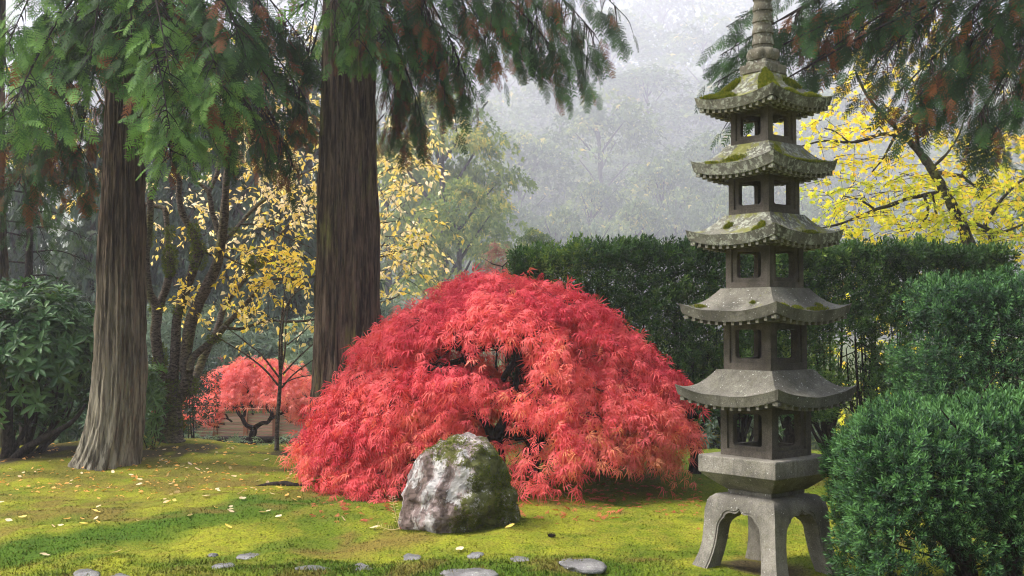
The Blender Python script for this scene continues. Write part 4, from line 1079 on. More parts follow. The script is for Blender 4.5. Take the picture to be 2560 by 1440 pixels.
def build_red_maple():
    D = 10.75; c = G(1240, D); c0 = c.copy()
    def W(px, py, dD=0.0): return P(px, py, D + dD) - c0
    paths = [([W(1245, 1200), W(1240, 1120), W(1232, 1085)], [.085, .07, .06]),
             ([W(1232, 1090), W(1215, 1060, -.1), W(1205, 1035, -.2), W(1150, 960, -.2), W(1075, 905, -.2), W(1010, 900, -.15)], [.05, .04, .036, .03, .028, .02]),
             ([W(1236, 1095), W(1262, 1050, -.05), W(1280, 1000), W(1300, 930, -.1), W(1285, 870, -.15), W(1240, 860, -.1), W(1190, 880, .0), W(1140, 905, -.1), W(1060, 915, -.1)], [.055, .05, .045, .042, .036, .03, .028, .028, .02]),
             ([W(1290, 900, -.1), W(1262, 940, -.25), W(1258, 950, -.3)], [.03, .028, .026]),
             ([W(1290, 870, -.1), W(1300, 800, 0), W(1260, 760, .1), W(1210, 735, .1), W(1130, 740, .0)], [.036, .03, .026, .02, .012]),
             ([W(1300, 930, -.1), W(1380, 880, 0), W(1450, 830, .1), W(1510, 830, .1)], [.035, .028, .02, .012]),
             ([W(1240, 1095), W(1330, 1080, .1), W(1350, 1090, .1), W(1450, 1010, 0), W(1560, 960, 0)], [.05, .04, .036, .028, .015]),
             ([W(1215, 1050, -.1), W(1100, 1000, -.4), W(1010, 1010, -.6), W(940, 1040, -.7)], [.035, .028, .022, .012]),
             ([W(1160, 880), W(1120, 850, .1), W(1060, 860, .2), W(1000, 900, .2)], [.025, .022, .018, .01])]
    kx = D / FPX
    def gap(p, r):
        # openings in the foliage where the limbs show
        n = len(p); pxx = 1240 + p[:, 0] / kx * 1.0; zz = p[:, 2] + c0[2]
        pyy = 815 + (CAMH - zz) / (D + p[:, 1]) * FPX; pxx = 1280 + (c0[0] + p[:, 0]) / (D + p[:, 1]) * FPX
        front = p[:, 1] < 0.25
        g = np.zeros(n, bool)
        for cx, cy, ax, ay, pr in ((1190, 880, 120, 52, .9), (1280, 915, 55, 75, .88), (1130, 905, 70, 28, .85), (1240, 1060, 58, 60, .97), (1110, 760, 90, 28, .6), (1330, 1075, 50, 40, .85), (1270, 720, 22, 25, .85), (1460, 1010, 45, 40, .5), (880, 1130, 40, 25, .55), (1560, 1090, 60, 35, .55), (1000, 990, 70, 20, .6)):
            g |= (((pxx - cx) / ax / 1.1) ** 2 + ((pyy + 14 - cy) / ay / 1.05) ** 2 < r.uniform(0.5, 1.15, n)) & (r.uniform(0, 1, n) < pr) & front
        g |= (pxx > 1575) & (pyy > 1125 + r.normal(0, 25, n))
        g |= (np.abs(pxx - 1120) < 90) & (pyy > 1110 + r.normal(0, 20, n)) & (p[:, 1] < 0)
        return g
    ex = []
    for px, py, dD, a, f in ((1560, 905, -.55, -.5, .75), (1630, 885, -.35, -.3, .85), (1690, 940, -.3, -.2, .95), (1600, 960, -.75, -.7, .85), (1500, 950, -.9, -.9, .8), (1690, 1030, -.35, -.3, .95), (1560, 1050, -.9, -.8, .9), (1640, 1000, -.6, -.5, .9), (1430, 1010, -1.05, -1.2, .85), (1190, 690, 0, -1.6, .2), (1240, 690, -.1, -1.5, .2), (1150, 715, -.2, -2, .3), (800, 1060, -.3, -2.8, .95), (860, 1000, -.6, -2.5, .9), (930, 1050, -.95, -2.2, .92)):
        q = W(px, py, dD); ex.append((q[0], q[1], q[2], a, f))
    maple('maple_tree', c, 1.72, 1.45, 1.97, 6600, 5, 0.108, 'broad dome shaped red laceleaf maple behind the boulder', L_MAPLE, 21, paths, gap, 0.10, True, 1.0, 52, None, True, ex)
build_red_maple()

def build_small_maple():
    D = 19.0; c = P(640, 1118, D); c0 = c.copy()
    def W(px, py, dD=0.0): return P(px, py, D + dD) - c0
    paths = [([W(632, 1116), W(632, 1090), W(636, 1070)], [.075, .062, .055]), ([W(634, 1072), W(615, 1062), W(606, 1045), W(595, 1030), W(592, 1010)], [.045, .036, .034, .03, .02]),
             ([W(636, 1070), W(655, 1058, -.1), W(670, 1055), W(680, 1035), W(668, 1020, .1), W(672, 1000, .1)], [.045, .036, .034, .03, .026, .02]), ([W(672, 1050), W(700, 1035, .2), W(720, 1030, .2)], [.03, .022, .012]), ([W(606, 1045), W(612, 1030, .2), W(600, 1000, .3)], [.03, .026, .018])]
    def gap(p, r):
        pyy = 815 + (CAMH - (p[:, 2] + c0[2])) / (D + p[:, 1]) * FPX; pxx = 1280 + (c0[0] + p[:, 0]) / (D + p[:, 1]) * FPX
        return (pyy > 1026 + r.normal(0, 8, len(p))) | ((np.abs(pxx - 640) < 80) & (pyy > 990))
    maple('maple_tree', c, 1.32, 1.0, 1.5, 1900, 5, 0.12, 'smaller pink red laceleaf maple with twisted dark trunk by the slatted fence', L_MAPLE2, 33, paths, gap, 0.35, True, 0.8, 34)
build_small_maple()

# ------------------------------------------------------------------ slatted fence behind the small maple
def build_fence():
    D = 20.6; x0, x1 = P(440, 1100, D)[0], P(775, 1100, D)[0]; zb = P(600, 1101, D)[2]; zt = P(600, 1033, D)[2]
    t = empty('slatted_fence', ((x0 + x1) / 2, D, zb)); tag(t, 'low timber fence of horizontal slats behind the smaller maple', 'fence')
    posts = [P(p, 1100, D)[0] for p in (455, 540, 615, 688, 765)]
    cx = (x0 + x1) / 2; H = zt - zb
    pv, pf = box_data(0.07, 0.08, H + 0.1, -0.05); pm = mesh_np('post', pv, pf, POST_WOOD)
    for p in posts: link('post', pm, t, (p - cx, -0.045, 0))
    ns = 9
    for a, b in zip(posts[:-1], posts[1:]):
        V, F = box_data(b - a - 0.004, 0.03, H / ns * 0.8); sm = mesh_np('slat', V, F, FENCE_WOOD)
        for i in range(ns): link('slat', sm, t, ((a + b) / 2 - cx, 0.01 + rng.normal(0, .003), H * (i + 0.5) / ns))
    V, F = box_data(x1 - x0 + 0.1, 0.12, 0.035); link('top_rail', mesh_np('top_rail', V, F, POST_WOOD), t, (0, 0, H + 0.068))
    V, F = tube(np.array([[x0 - cx - .1, -0.15, 0.02], [0, -0.16, 0.03], [x1 - cx + .1, -0.15, 0.02]]), [.06, .065, .06], 8); w = Acc(); w.add(V, F); link('base_log', w.mesh('base_log', BARK_DARK, True), t)
build_fence()

# ------------------------------------------------------------------ leafy twigs helper
def twig_leaves(acc, wood, anchors, r, tpls, size, nleaf=9, length=0.5, droop=0.35, tint=(0, 1), dirs=None):
    for i, a in enumerate(anchors):
        d = r.normal(0, 1, 3) if dirs is None else dirs[i] + r.normal(0, 0.4, 3); d[2] *= 0.4; d = d / np.linalg.norm(d)
        L_ = length * r.uniform(0.6, 1.3)
        tt = np.linspace(0, 1, 5)[:, None]; path = a + d * L_ * tt - np.array([0, 0, 1.0]) * droop * L_ * tt ** 2
        if wood is not None:
            V, F = tube(path, np.linspace(.005, .0015, 5), 4); wood.add(V, F)
        n = max(2, int(nleaf * r.uniform(0.5, 1.4))); t = r.uniform(0.05, 1, n)[:, None]
        p = a + d * L_ * t - np.array([0, 0, 1.0]) * droop * L_ * t ** 2 + r.normal(0, 0.02, (n, 3))
        f = d + r.normal(0, 0.7, (n, 3)) - np.array([0, 0, 0.75]); u = r.normal(0, 0.6, (n, 3)) + np.array([0, -0.3, 0.8])
        t0 = r.uniform(*tint)
        scatter(acc, tpls, p, f, u, size * r.uniform(0.6, 1.15, n), np.clip(t0 + r.normal(0, 0.18, n), 0, 1), r=r)

def px_paths(acc, specs, D, base, n=10, wob=0.1, seed=0, wscale=1.0):
    for k, (pts, dd) in enumerate(specs):
        W = []; rad = []
        for j, (px, py, w) in enumerate(pts):
            f = j / max(1, len(pts) - 1); Dj = D + dd[0] * (1 - f) + dd[1] * f
            W.append(P(px, py, Dj) - base); rad.append(w * 0.5 / FPX * Dj * wscale)
        path, rr = smooth_path(W, rad, 6); V, F = tube(path, rr, n, wob, seed + k); acc.add(V, F)

def build_cherry():
    D = 13.6; base = np.array([P(425, 1095, D)[0], D, gz(P(425, 1095, D)[0], D)])
    t = empty('cherry_tree', tuple(base)); tag(t, 'mossy multi stemmed cherry with pale yellow leaves between the two cedars', 'tree')
    w = Acc(); bm_ = Acc()
    stems = [
        ([(425, 1108, 112), (424, 1095, 92), (424, 1050, 76), (426, 1000, 74), (428, 975, 66)], (0, 0)),
        ([(415, 1000, 46), (405, 950, 40), (396, 900, 36), (389, 831, 33), (392, 774, 34), (374, 734, 26), (367, 690, 24), (366, 633, 22), (371, 597, 24), (376, 524, 22), (376, 488, 20), (387, 470, 15), (396, 441, 11), (405, 400, 8)], (0, -.2)),
        ([(392, 778, 30), (405, 750, 26), (421, 698, 25), (427, 654, 30), (421, 626, 24), (418, 582, 19), (414, 532, 18), (405, 519, 16), (362, 510, 14), (330, 500, 9)], (0, .3)),
        ([(428, 1000, 44), (432, 950, 38), (437, 900, 33), (441, 813, 30), (448, 777, 30), (466, 723, 29), (484, 669, 30), (496, 633, 34), (486, 590, 26), (474, 568, 24), (456, 532, 23), (447, 490, 20), (448, 452, 19), (437, 415, 17), (430, 350, 14), (440, 200, 10)], (0, .1)),
        ([(436, 1010, 50), (455, 980, 42), (468, 945, 40), (463, 905, 40), (470, 850, 38), (481, 795, 40), (513, 723, 37), (539, 669, 35), (553, 604, 31), (560, 542, 29), (564, 488, 24), (567, 434, 22), (575, 398, 20), (590, 320, 16), (600, 200, 12), (620, 60, 8)], (0, -.1)),
        ([(551, 600, 22), (541, 565, 19), (531, 532, 18), (521, 481, 16), (500, 460, 11), (484, 452, 10), (479, 409, 9), (470, 340, 7)], (0, .2)), ([(521, 485, 14), (542, 434, 15), (549, 395, 14), (560, 300, 10)], (0.1, .5)),
        ([(474, 930, 26), (481, 896, 24), (510, 868, 22), (539, 846, 24), (564, 813, 19), (600, 777, 16), (636, 734, 15), (676, 701, 12), (723, 698, 9), (790, 690, 6)], (-.1, .4)),
        ([(562, 818, 11), (600, 822, 10), (640, 810, 10), (676, 801, 9), (719, 804, 9), (784, 799, 8), (880, 770, 5)], (0, .8)),
        ([(470, 985, 34), (480, 965, 30), (495, 929, 28), (506, 900, 26), (530, 850, 22), (546, 813, 20), (564, 759, 20), (600, 712, 18), (625, 672, 22), (658, 640, 20), (690, 600, 12), (750, 540, 8), (900, 470, 6)], (.2, 1.4)),
        ([(555, 604, 16), (575, 588, 17), (600, 560, 13), (636, 520, 11), (683, 485, 9), (720, 452, 8), (790, 420, 5)], (0, 1.0)), ([(497, 620, 8), (520, 635, 7), (538, 640, 6)], (0.05, .05)), ([(560, 640, 7), (620, 665, 5), (690, 650, 4)], (0, .5)),
        ([(600, 560, 7), (660, 565, 6), (720, 595, 4), (780, 620, 3)], (.3, .8)), ([(790, 690, 6), (960, 640, 5), (1070, 610, 3)], (.4, .6)), ([(880, 470, 6), (960, 430, 5), (1020, 400, 3)], (1.2, 1.0)), ([(900, 770, 5), (985, 745, 4), (1000, 730, 3)], (.8, .8))]
    px_paths(w, stems, D, base, 10, 0.12, 61, 0.76)
    link('trunk', w.mesh('trunk', BARK_CH, True), t)
    # moss cushions on the bends of the stems
    r = np.random.default_rng(8)
    for px, py, hw, hh in ((425, 652, 17, 40), (496, 640, 20, 36), (484, 582, 14, 22), (640, 655, 20, 16), (535, 848, 18, 10), (392, 770, 17, 12), (400, 900, 17, 40), (425, 990, 34, 40), (480, 965, 14, 20), (370, 597, 12, 25), (448, 777, 14, 14), (424, 1060, 36, 30), (585, 580, 14, 10), (625, 672, 12, 14), (424, 585, 10, 20)):
        n = int(hw * hh * 1.6); a = r.uniform(0, 2 * math.pi, n); h = r.uniform(-1, 1, n)
        c = P(px, py, D) - base; k = D / FPX
        pts = c + np.stack([np.cos(a) * hw * k * 0.95 * np.sqrt(1 - .85 * h * h), np.sin(a) * hw * k * .95 * np.sqrt(1 - .85 * h * h), h * hh * k], 1) + r.normal(0, .012, (n, 3))
        nv = np.stack([np.cos(a), np.sin(a), 0.5 * np.ones(n)], 1) + r.normal(0, .5, (n, 3))
        tv = np.array([[-.22, 0, 0], [.22, 0, 0], [0, 1, 0.1], [0, 0, -.22], [0, 0, .22], [0.1, .9, -.1]]); tf = [np.array([[0, 1, 2], [3, 4, 5]])]
        scatter(bm_, [(tv, tf)], pts, nv, r.normal(0, 1, (n, 3)), r.uniform(.012, .03, n), r.uniform(0, 0.6, n), r=r)
    m = link('stem_moss', bm_.mesh('stem_moss', L_TUFT), t); tag(m, kind='stuff')
    acc = Acc(); wood = Acc()
    # leaf zones: px0, px1, py0, py1, D0, D1, twigs, tint range
    zones = [(600, 800, 590, 720, 13.4, 14.4, 66, (0.15, 0.5)), (640, 800, 430, 560, 13.6, 15.6, 70, (0.4, 1)), (930, 1070, 390, 560, 13.6, 15.2, 48, (0.5, 1)), (930, 1085, 570, 700, 13.4, 14.6, 46, (0.4, 0.9)), (470, 610, 690, 790, 13.2, 14.0, 14, (0.2, 0.6)),
             (600, 720, 740, 800, 13.5, 14.3, 12, (0.3, 0.8)), (370, 560, 440, 620, 14.2, 15.8, 30, (0.4, 1)), (560, 800, 300, 440, 14.0, 16.0, 60, (0.4, 1)), (300, 800, 60, 300, 14.0, 16.5, 110, (0.3, 0.9)), (0, 250, 150, 480, 15, 17, 60, (0.1, 0.6)), (420, 480, 715, 760, 13.3, 13.6, 4, (.3, .6)),
             (690, 800, 770, 830, 13.6, 14.2, 8, (.4, .9)), (930, 1000, 700, 760, 13.8, 14.4, 5, (.4, .8)), (960, 1100, 300, 420, 14.4, 15.4, 26, (.5, 1))]
    for (x0, x1, y0, y1, d0, d1, n, ti) in zones:
        a = np.array([P(r.uniform(x0, x1), r.uniform(y0, y1), r.uniform(d0, d1)) - base for _ in range(n)])
        twig_leaves(acc, wood, a, r, [T_OVAL], 0.085, 10, 0.42, 0.5, ti)
    tag(link('twigs', wood.mesh('twigs', TWIG), t), kind='stuff'); link('crown', acc.mesh('crown', L_CHERRY), t)
build_cherry()

def build_sapling():
    D = 13.4; b0 = P(693, 1137, D); base = np.array([b0[0], D, gz(b0[0], D)])
    t = empty('sapling_tree', tuple(base)); tag(t, 'thin young tree with upright bare branches beside the middle cedar', 'tree')
    w = Acc()
    px_paths(w, [([(692, 1150, 16), (692, 1133, 13), (693, 1062, 11), (698, 996, 10), (701, 940, 9), (704, 884, 7), (705, 840, 6), (712, 777, 5), (737, 734, 4), (766, 716, 3)], (0, 0)),
                 ([(700, 950, 5), (698, 890, 5), (700, 830, 4), (708, 760, 3), (715, 700, 2)], (0, -.2)), ([(703, 930, 5), (713, 870, 5), (716, 800, 4), (730, 740, 3), (775, 690, 2)], (0, .2)),
                 ([(698, 944, 5), (676, 915, 5), (651, 884, 4), (620, 860, 3.5), (596, 840, 3), (560, 815, 2)], (0, -.3)), ([(696, 964, 5), (662, 924, 5), (618, 889, 4), (580, 865, 3), (540, 840, 3), (510, 815, 2)], (0, -.1)),
                 ([(704, 969, 5), (735, 935, 4), (780, 902, 3), (800, 890, 2)], (0, .2)), ([(707, 936, 5), (745, 895, 4), (782, 860, 3)], (0, .1)), ([(718, 862, 4), (747, 840, 3), (775, 815, 2)], (0, -.1)), ([(706, 960, 3), (740, 945, 3), (778, 938, 2)], (0, .1))], D, base, 6, 0.06, 71)
    link('trunk', w.mesh('trunk', BARK_CH, True), t)
    r = np.random.default_rng(9); acc = Acc()
    a = np.array([P(px, py, D) - base for px, py in ((590, 862), (612, 850), (650, 883), (620, 880), (545, 835), (700, 915), (770, 860), (730, 870), (655, 905), (765, 895))])
    twig_leaves(acc, None, a, r, [T_OVAL], 0.08, 2.2, 0.12, 0.4, (.2, .6)); link('crown', acc.mesh('crown', L_CHERRY), t)
build_sapling()

def build_yellow_maple():
    D = 15.0; b0 = P(2440, 1000, D); base = np.array([b0[0], D, gz(b0[0], D)])
    t = empty('yellow_maple_tree', tuple(base)); tag(t, 'yellow leaved maple with dark lichened limb rising behind the hedge at right', 'tree')
    w = Acc()
    px_paths(w, [([(2480, 1120, 60), (2460, 900, 50), (2440, 700, 44), (2411, 578, 36), (2384, 524, 32), (2362, 480, 30), (2327, 418, 28), (2296, 378, 24), (2251, 329, 18), (2205, 284, 12), (2165, 235, 9), (2140, 180, 6)], (0, -.3)),
                 ([(2300, 380, 14), (2293, 350, 13), (2291, 310, 11), (2285, 240, 8)], (0, -.2)), ([(2270, 345, 12), (2211, 335, 12), (2160, 350, 10), (2122, 356, 9), (2060, 352, 7), (2002, 366, 5)], (-.2, -.6)),
                 ([(2353, 480, 16), (2310, 488, 14), (2264, 498, 13), (2220, 515, 12), (2189, 524, 11), (2140, 545, 9), (2091, 562, 7), (2040, 572, 4)], (0, -.4)), ([(2344, 431, 14), (2375, 437, 14), (2402, 440, 13), (2430, 460, 9), (2470, 480, 6)], (0, .2)), ([(2402, 440, 10), (2420, 415, 8), (2450, 395, 5), (2500, 360, 3)], (.1, .3)),
                 ([(2240, 335, 10), (2222, 370, 9), (2205, 400, 6), (2180, 430, 4)], (-.2, -.3)), ([(2189, 524, 8), (2150, 500, 6), (2110, 490, 4)], (-.3, -.5)), ([(2310, 488, 9), (2320, 530, 8), (2300, 570, 5)], (-.1, -.1)), ([(2330, 480, 8), (2340, 530, 7), (2346, 580, 5)], (0, 0)),
                 ([(2470, 850, 26), (2480, 600, 20), (2460, 570, 16), (2520, 480, 10), (2600, 420, 6)], (.2, .6)), ([(2440, 560, 12), (2500, 580, 10), (2560, 560, 6)], (0, .2)), ([(2122, 356, 6), (2090, 330, 4), (2060, 320, 3)], (-.5, -.5)), ([(2330, 420, 10), (2370, 380, 8), (2400, 330, 5), (2420, 260, 3)], (0, .3))], D, base, 8, 0.2, 81, 0.8)
    link('trunk', w.mesh('trunk', BARK_MOSSY, True), t)
    r = np.random.default_rng(10); acc = Acc(); wood = Acc()
    zones = [(2010, 2300, 260, 420, 14.2, 15.6, 90, (.35, .8)), (2040, 2340, 430, 620, 14.2, 15.8, 150, (.1, .6)), (2330, 2560, 460, 620, 14.6, 16.5, 170, (.15, .75)), (2340, 2560, 330, 470, 14.6, 16.5, 80, (.3, .9)), (2080, 2330, 20, 250, 15, 16.5, 70, (.5, 1)), (2560, 2760, 350, 640, 15, 16.5, 60, (.2, .8)), (2300, 2480, 60, 200, 15, 16.5, 24, (.5, 1)),
             (2060, 2560, 620, 1000, 15.0, 16.8, 150, (.2, .75)), (1840, 1960, 280, 350, 14.5, 15, 10, (.5, .9)), (2040, 2560, 1000, 1080, 15.0, 16.8, 20, (.2, .7))]
    for (x0, x1, y0, y1, d0, d1, n, ti) in zones:
        a = np.array([P(r.uniform(x0, x1), r.uniform(y0, y1), r.uniform(d0, d1)) - base for _ in range(n)])
        twig_leaves(acc, wood, a, r, [T_PALM], 0.066, 10, 0.5, 0.2, ti)
    tag(link('twigs', wood.mesh('twigs', TWIG), t), kind='stuff'); link('crown', acc.mesh('crown', L_YMAPLE), t)
build_yellow_maple()

# ------------------------------------------------------------------ clipped yews and the long hedge
def shell_points(n, hx, hy, z0, z1, pw, r, depth, rough=0.06, seed=0, top_bias=1.0):
    """points in the outer skin of a rounded box, with outward normals"""
    d = r.normal(0, 1, (n, 3)); d[:, 2] = np.where(r.uniform(0, 1, n) < 0.4, np.abs(d[:, 2]), d[:, 2]); d = nrm(d)
    s = (np.abs(d[:, 0]) ** pw + np.abs(d[:, 1]) ** pw + np.abs(d[:, 2]) ** pw) ** (-1 / pw)
    q = d * s[:, None]
    hz = (z1 - z0) / 2; cz = (z0 + z1) / 2
    nn = nrm(np.sign(q) * np.abs(q) ** (pw - 1) / np.array([hx, hy, hz]))
    dep = depth * r.uniform(0, 1, n) ** 1.6
    p = q * np.array([hx, hy, hz]) + np.array([0, 0, cz])
    lump = fbm(p * 2.6, seed, 2) + 0.8 * fbm(p * 7.0, seed + 2, 2)
    p = p + nn * (rough * lump)[:, None] - nn * dep[:, None]
    return p, nn, dep, lump

def yew_shrub(name, loc, hx, hy, z0, z1, n, size, label, seed, tpls, mat, depth=0.22, holes=0.15, stems=10, rough=0.06, pw=3.2, gain=0.25, tlo=0.1, thi=0.6, group=None, rot=0.0):
    r = np.random.default_rng(seed)
    t = empty(name, loc); t.rotation_euler = (0, 0, rot); tag(t, label, 'shrub', group)
    p, nn, dep, lump = shell_points(n, hx, hy, z0, z1, pw, r, depth, rough, seed)
    gapn = fbm(p * 4.2 + 31, seed + 5, 3)
    keep = (gapn > -0.62 + holes * 1.6 - 0.5 * (nn[:, 2] > 0.5)) & (p[:, 2] > 0.02 + 0.06 * r.uniform(0, 1, n)) & (nn[:, 2] > -0.75)
    p, nn, dep, gapn = p[keep], nn[keep], dep[keep], gapn[keep]; m = len(p)
    fwd = nn * 0.9 + np.array([0, 0, 0.55]) + r.normal(0, 0.38, (m, 3)); up = r.normal(0, 1, (m, 3))
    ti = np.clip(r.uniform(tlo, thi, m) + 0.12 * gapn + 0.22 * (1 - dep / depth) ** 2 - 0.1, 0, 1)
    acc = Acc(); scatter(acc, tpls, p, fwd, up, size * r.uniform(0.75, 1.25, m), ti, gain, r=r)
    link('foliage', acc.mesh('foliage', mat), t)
    w = Acc()
    for k in range(stems):
        a = np.array([r.uniform(-.35, .35) * hx, r.uniform(-.4, .4) * hy, 0.0]); 
        e = np.array([a[0] / .4 * r.uniform(.5, .95), a[1] / .4 * r.uniform(.4, .9), z1 * r.uniform(.6, .93)])
        b = (a + e) / 2 + np.array([r.normal(0, .06), r.normal(0, .06), -.05])
        path, rr = smooth_path([a - [0, 0, .08], b, e], [.022, .016, .006], 5); V, F = tube(path, rr, 6); w.add(V, F)
        for j in range(7):
            o = path[r.integers(3, len(path))]; q = o + np.array([r.normal(0, .22), r.normal(0, .22), r.uniform(.0, .25)])
            q[:2] = np.clip(q[:2], [-hx * .9, -hy * .9], [hx * .9, hy * .9]); V, F = tube(np.array([o, (o + q) / 2 + r.normal(0, .02, 3), q]), [.008, .006, .003], 5); w.add(V, F)
    link('stems', w.mesh('stems', BARK_DARK), t)
    return t

def build_yews():
    D = 6.35; x = (2532 - 1280) / FPX * D
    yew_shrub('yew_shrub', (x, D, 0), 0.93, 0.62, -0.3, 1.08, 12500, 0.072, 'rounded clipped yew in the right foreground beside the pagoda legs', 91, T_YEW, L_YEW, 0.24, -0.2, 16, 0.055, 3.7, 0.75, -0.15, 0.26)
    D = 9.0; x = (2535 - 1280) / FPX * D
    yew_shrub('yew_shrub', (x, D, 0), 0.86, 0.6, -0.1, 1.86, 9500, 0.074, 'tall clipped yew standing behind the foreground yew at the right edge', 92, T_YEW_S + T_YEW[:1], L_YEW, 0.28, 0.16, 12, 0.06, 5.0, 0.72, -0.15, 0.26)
build_yews()

def build_hedge():
    D = 11.6; xl = (1285 - 1280) / FPX * D; xr = (2520 - 1280) / FPX * D
    cx = (xl + xr) / 2; hx = (xr - xl) / 2
    r = np.random.default_rng(95)
    t = empty('hedge', (cx, D + 0.1, 0)); tag(t, 'long flat topped dark yew hedge behind the pagoda', 'hedge')
    n = 19500; pts = []; nns = []
    z1 = 2.25; hy = 0.33
    # the three visible skins: front, top, ends, back thinner
    def skin(k, kind):
        u = r.uniform(-1, 1, k); v = r.uniform(0, 1, k); dep = r.uniform(0, 1, k) ** 1.5
        if kind == 'front': return np.stack([u * hx, -hy + dep * 0.3, 0.42 + v * (z1 - 0.42)], 1), np.tile([0, -1, 0.15], (k, 1))
        if kind == 'top': return np.stack([u * hx, (v * 2 - 1) * hy, z1 - dep * 0.18], 1), np.tile([0, -.1, 1.0], (k, 1))
        if kind == 'back': return np.stack([u * hx, hy - dep * 0.2, 0.5 + v * (z1 - 0.5)], 1), np.tile([0, 1, 0.15], (k, 1))
        s = np.sign(u); return np.stack([s * (hx - dep * 0.2), (r.uniform(-1, 1, k)) * hy, 0.5 + v * (z1 - 0.5)], 1), np.stack([s, 0 * s, 0.15 + 0 * s], 1)
    parts = [skin(12500, 'front'), skin(3600, 'top'), skin(4200, 'back'), skin(1000, 'end')]
    p = np.vstack([a for a, b in parts]); nn = np.vstack([b for a, b in parts]).astype(float)
    p = p + nn * (0.07 * fbm(p * 2.4, 96, 3) + 0.06 * fbm(p * np.array([7, 7, 3.0]), 94, 2))[:, None]
    p[:, 2] += -0.05 * smooth(0.85, 1.0, np.abs(p[:, 0]) / hx) + 0.035 * fbm(p * np.array([1.2, .1, .1]), 99, 2)
    # see-through stretches lower down, more towards the right
    g = fbm(p * np.array([3.4, 2.0, 1.5]) + 7, 97, 3)
    thin = 0.9 * smooth(1.95, 1.2, p[:, 2]) * (0.05 + 0.95 * smooth(0.2, 1.2, p[:, 0])) + 0.35 * smooth(0.75, 0.45, p[:, 2])
    keep = g > -0.95 + 1.05 * thin
    # the foot of the hedge is bare except for the trunks
    keep &= (p[:, 2] > 0.55 + 0.25 * fbm(p * np.array([2.2, .1, .1]), 98, 2)) | (r.uniform(0, 1, len(p)) < 0.1)
    p, nn, g = p[keep], nn[keep], g[keep]; m = len(p)
    fwd = nn * 0.8 + np.array([0, 0, 0.7]) + r.normal(0, 0.4, (m, 3))
    ti = np.clip(r.uniform(0.05, 0.6, m) + 0.3 * fbm(p * 2.0, 100, 2), 0, 1)
    acc = Acc(); scatter(acc, T_YEW_S, p, fwd, r.normal(0, 1, (m, 3)), 0.1 * r.uniform(0.75, 1.25, m), ti, 0.3, r=r)
    link('foliage', acc.mesh('foliage', L_HEDGE), t)
    # a row of plants, each with its own trunk and ascending stems
    for k, px in enumerate((1330, 1430, 1530, 1635, 1738, 1850, 1960, 2070, 2170, 2270, 2370, 2470)):
        x = (px - 1280) / FPX * D - cx; w = Acc()
        path, rr = smooth_path([[x, 0, -0.05], [x + .02, 0, .2], [x + r.normal(0, .05), 0, .5], [x + r.normal(0, .08), 0, 1.3]], [.075, .062, .05, .02], 6); V, F = tube(path, rr, 9, .15, k); w.add(V, F)
        for j in range(9):
            o = path[r.integers(2, 10)]; e = np.array([x + r.uniform(-.36, .36), r.uniform(-.25, .25), r.uniform(1.0, 2.15)]); b = (o + e) / 2 + np.array([(e[0] - x) * .3, 0, -.12])
            q, rr2 = smooth_path([o, b, e], [.02, .014, .005], 5); V, F = tube(q, rr2, 5); w.add(V, F)
            for _ in range(4):
                o2 = q[r.integers(3, len(q))]; e2 = o2 + np.array([r.normal(0, .12), r.normal(0, .1), r.uniform(.05, .3)]); V, F = tube(np.array([o2, (o2 + e2) / 2 + r.normal(0, .015, 3), e2]), [.006, .005, .002], 4); w.add(V, F)
        link('trunk', w.mesh('trunk', BARK_DARK), t)
build_hedge()

# ------------------------------------------------------------------ broadleaf shrubs on the left and in the middle distance
def leafy_shrub(name, loc, hx, hy, z0, z1, n, size, label, seed, tpls, mat, depth=0.4, holes=0.0, stems=8, tl=(0, 1), cat='shrub', up=0.6, rough=0.12, pw=2.2, group=None):
    r = np.random.default_rng(seed); t = empty(name, loc); tag(t, label, cat, group)
    p, nn, dep, lump = shell_points(n, hx, hy, z0, z1, pw, r, depth, rough, seed)
    g = fbm(p * 2.6 / max(hx, .4), seed + 4, 3); keep = (g > -0.7 + holes) & (p[:, 2] > 0.03); p, nn = p[keep], nn[keep]; m = len(p)
    axis = nrm(nn + np.array([0, 0, up]) + r.normal(0, .3, (m, 3)))
    rnd = r.normal(0, 1, (m, 3)); fwd = nrm(np.cross(axis, rnd))
    acc = Acc(); scatter(acc, tpls, p, fwd, axis, size * r.uniform(.75, 1.2, m), np.clip(r.uniform(tl[0], tl[1], m), 0, 1), r=r)
    link('foliage', acc.mesh('foliage', mat), t); w = Acc()
    for k in range(stems):
        a = np.array([r.uniform(-.2, .2) * hx, r.uniform(-.2, .2) * hy, -.05]); e = p[r.integers(0, m)] * np.array([.9, .9, .95]); b = (a + e) / 2 + np.array([(e[0] - a[0]) * .15, 0, -.1 * (z1 - z0)])
        q, rr = smooth_path([a, b, e], np.array([.03, .02, .006]) * min(1, hx), 5); V, F = tube(q, rr, 6); w.add(V, F)
    link('stems', w.mesh('stems', BARK_DARK), t)
    return t

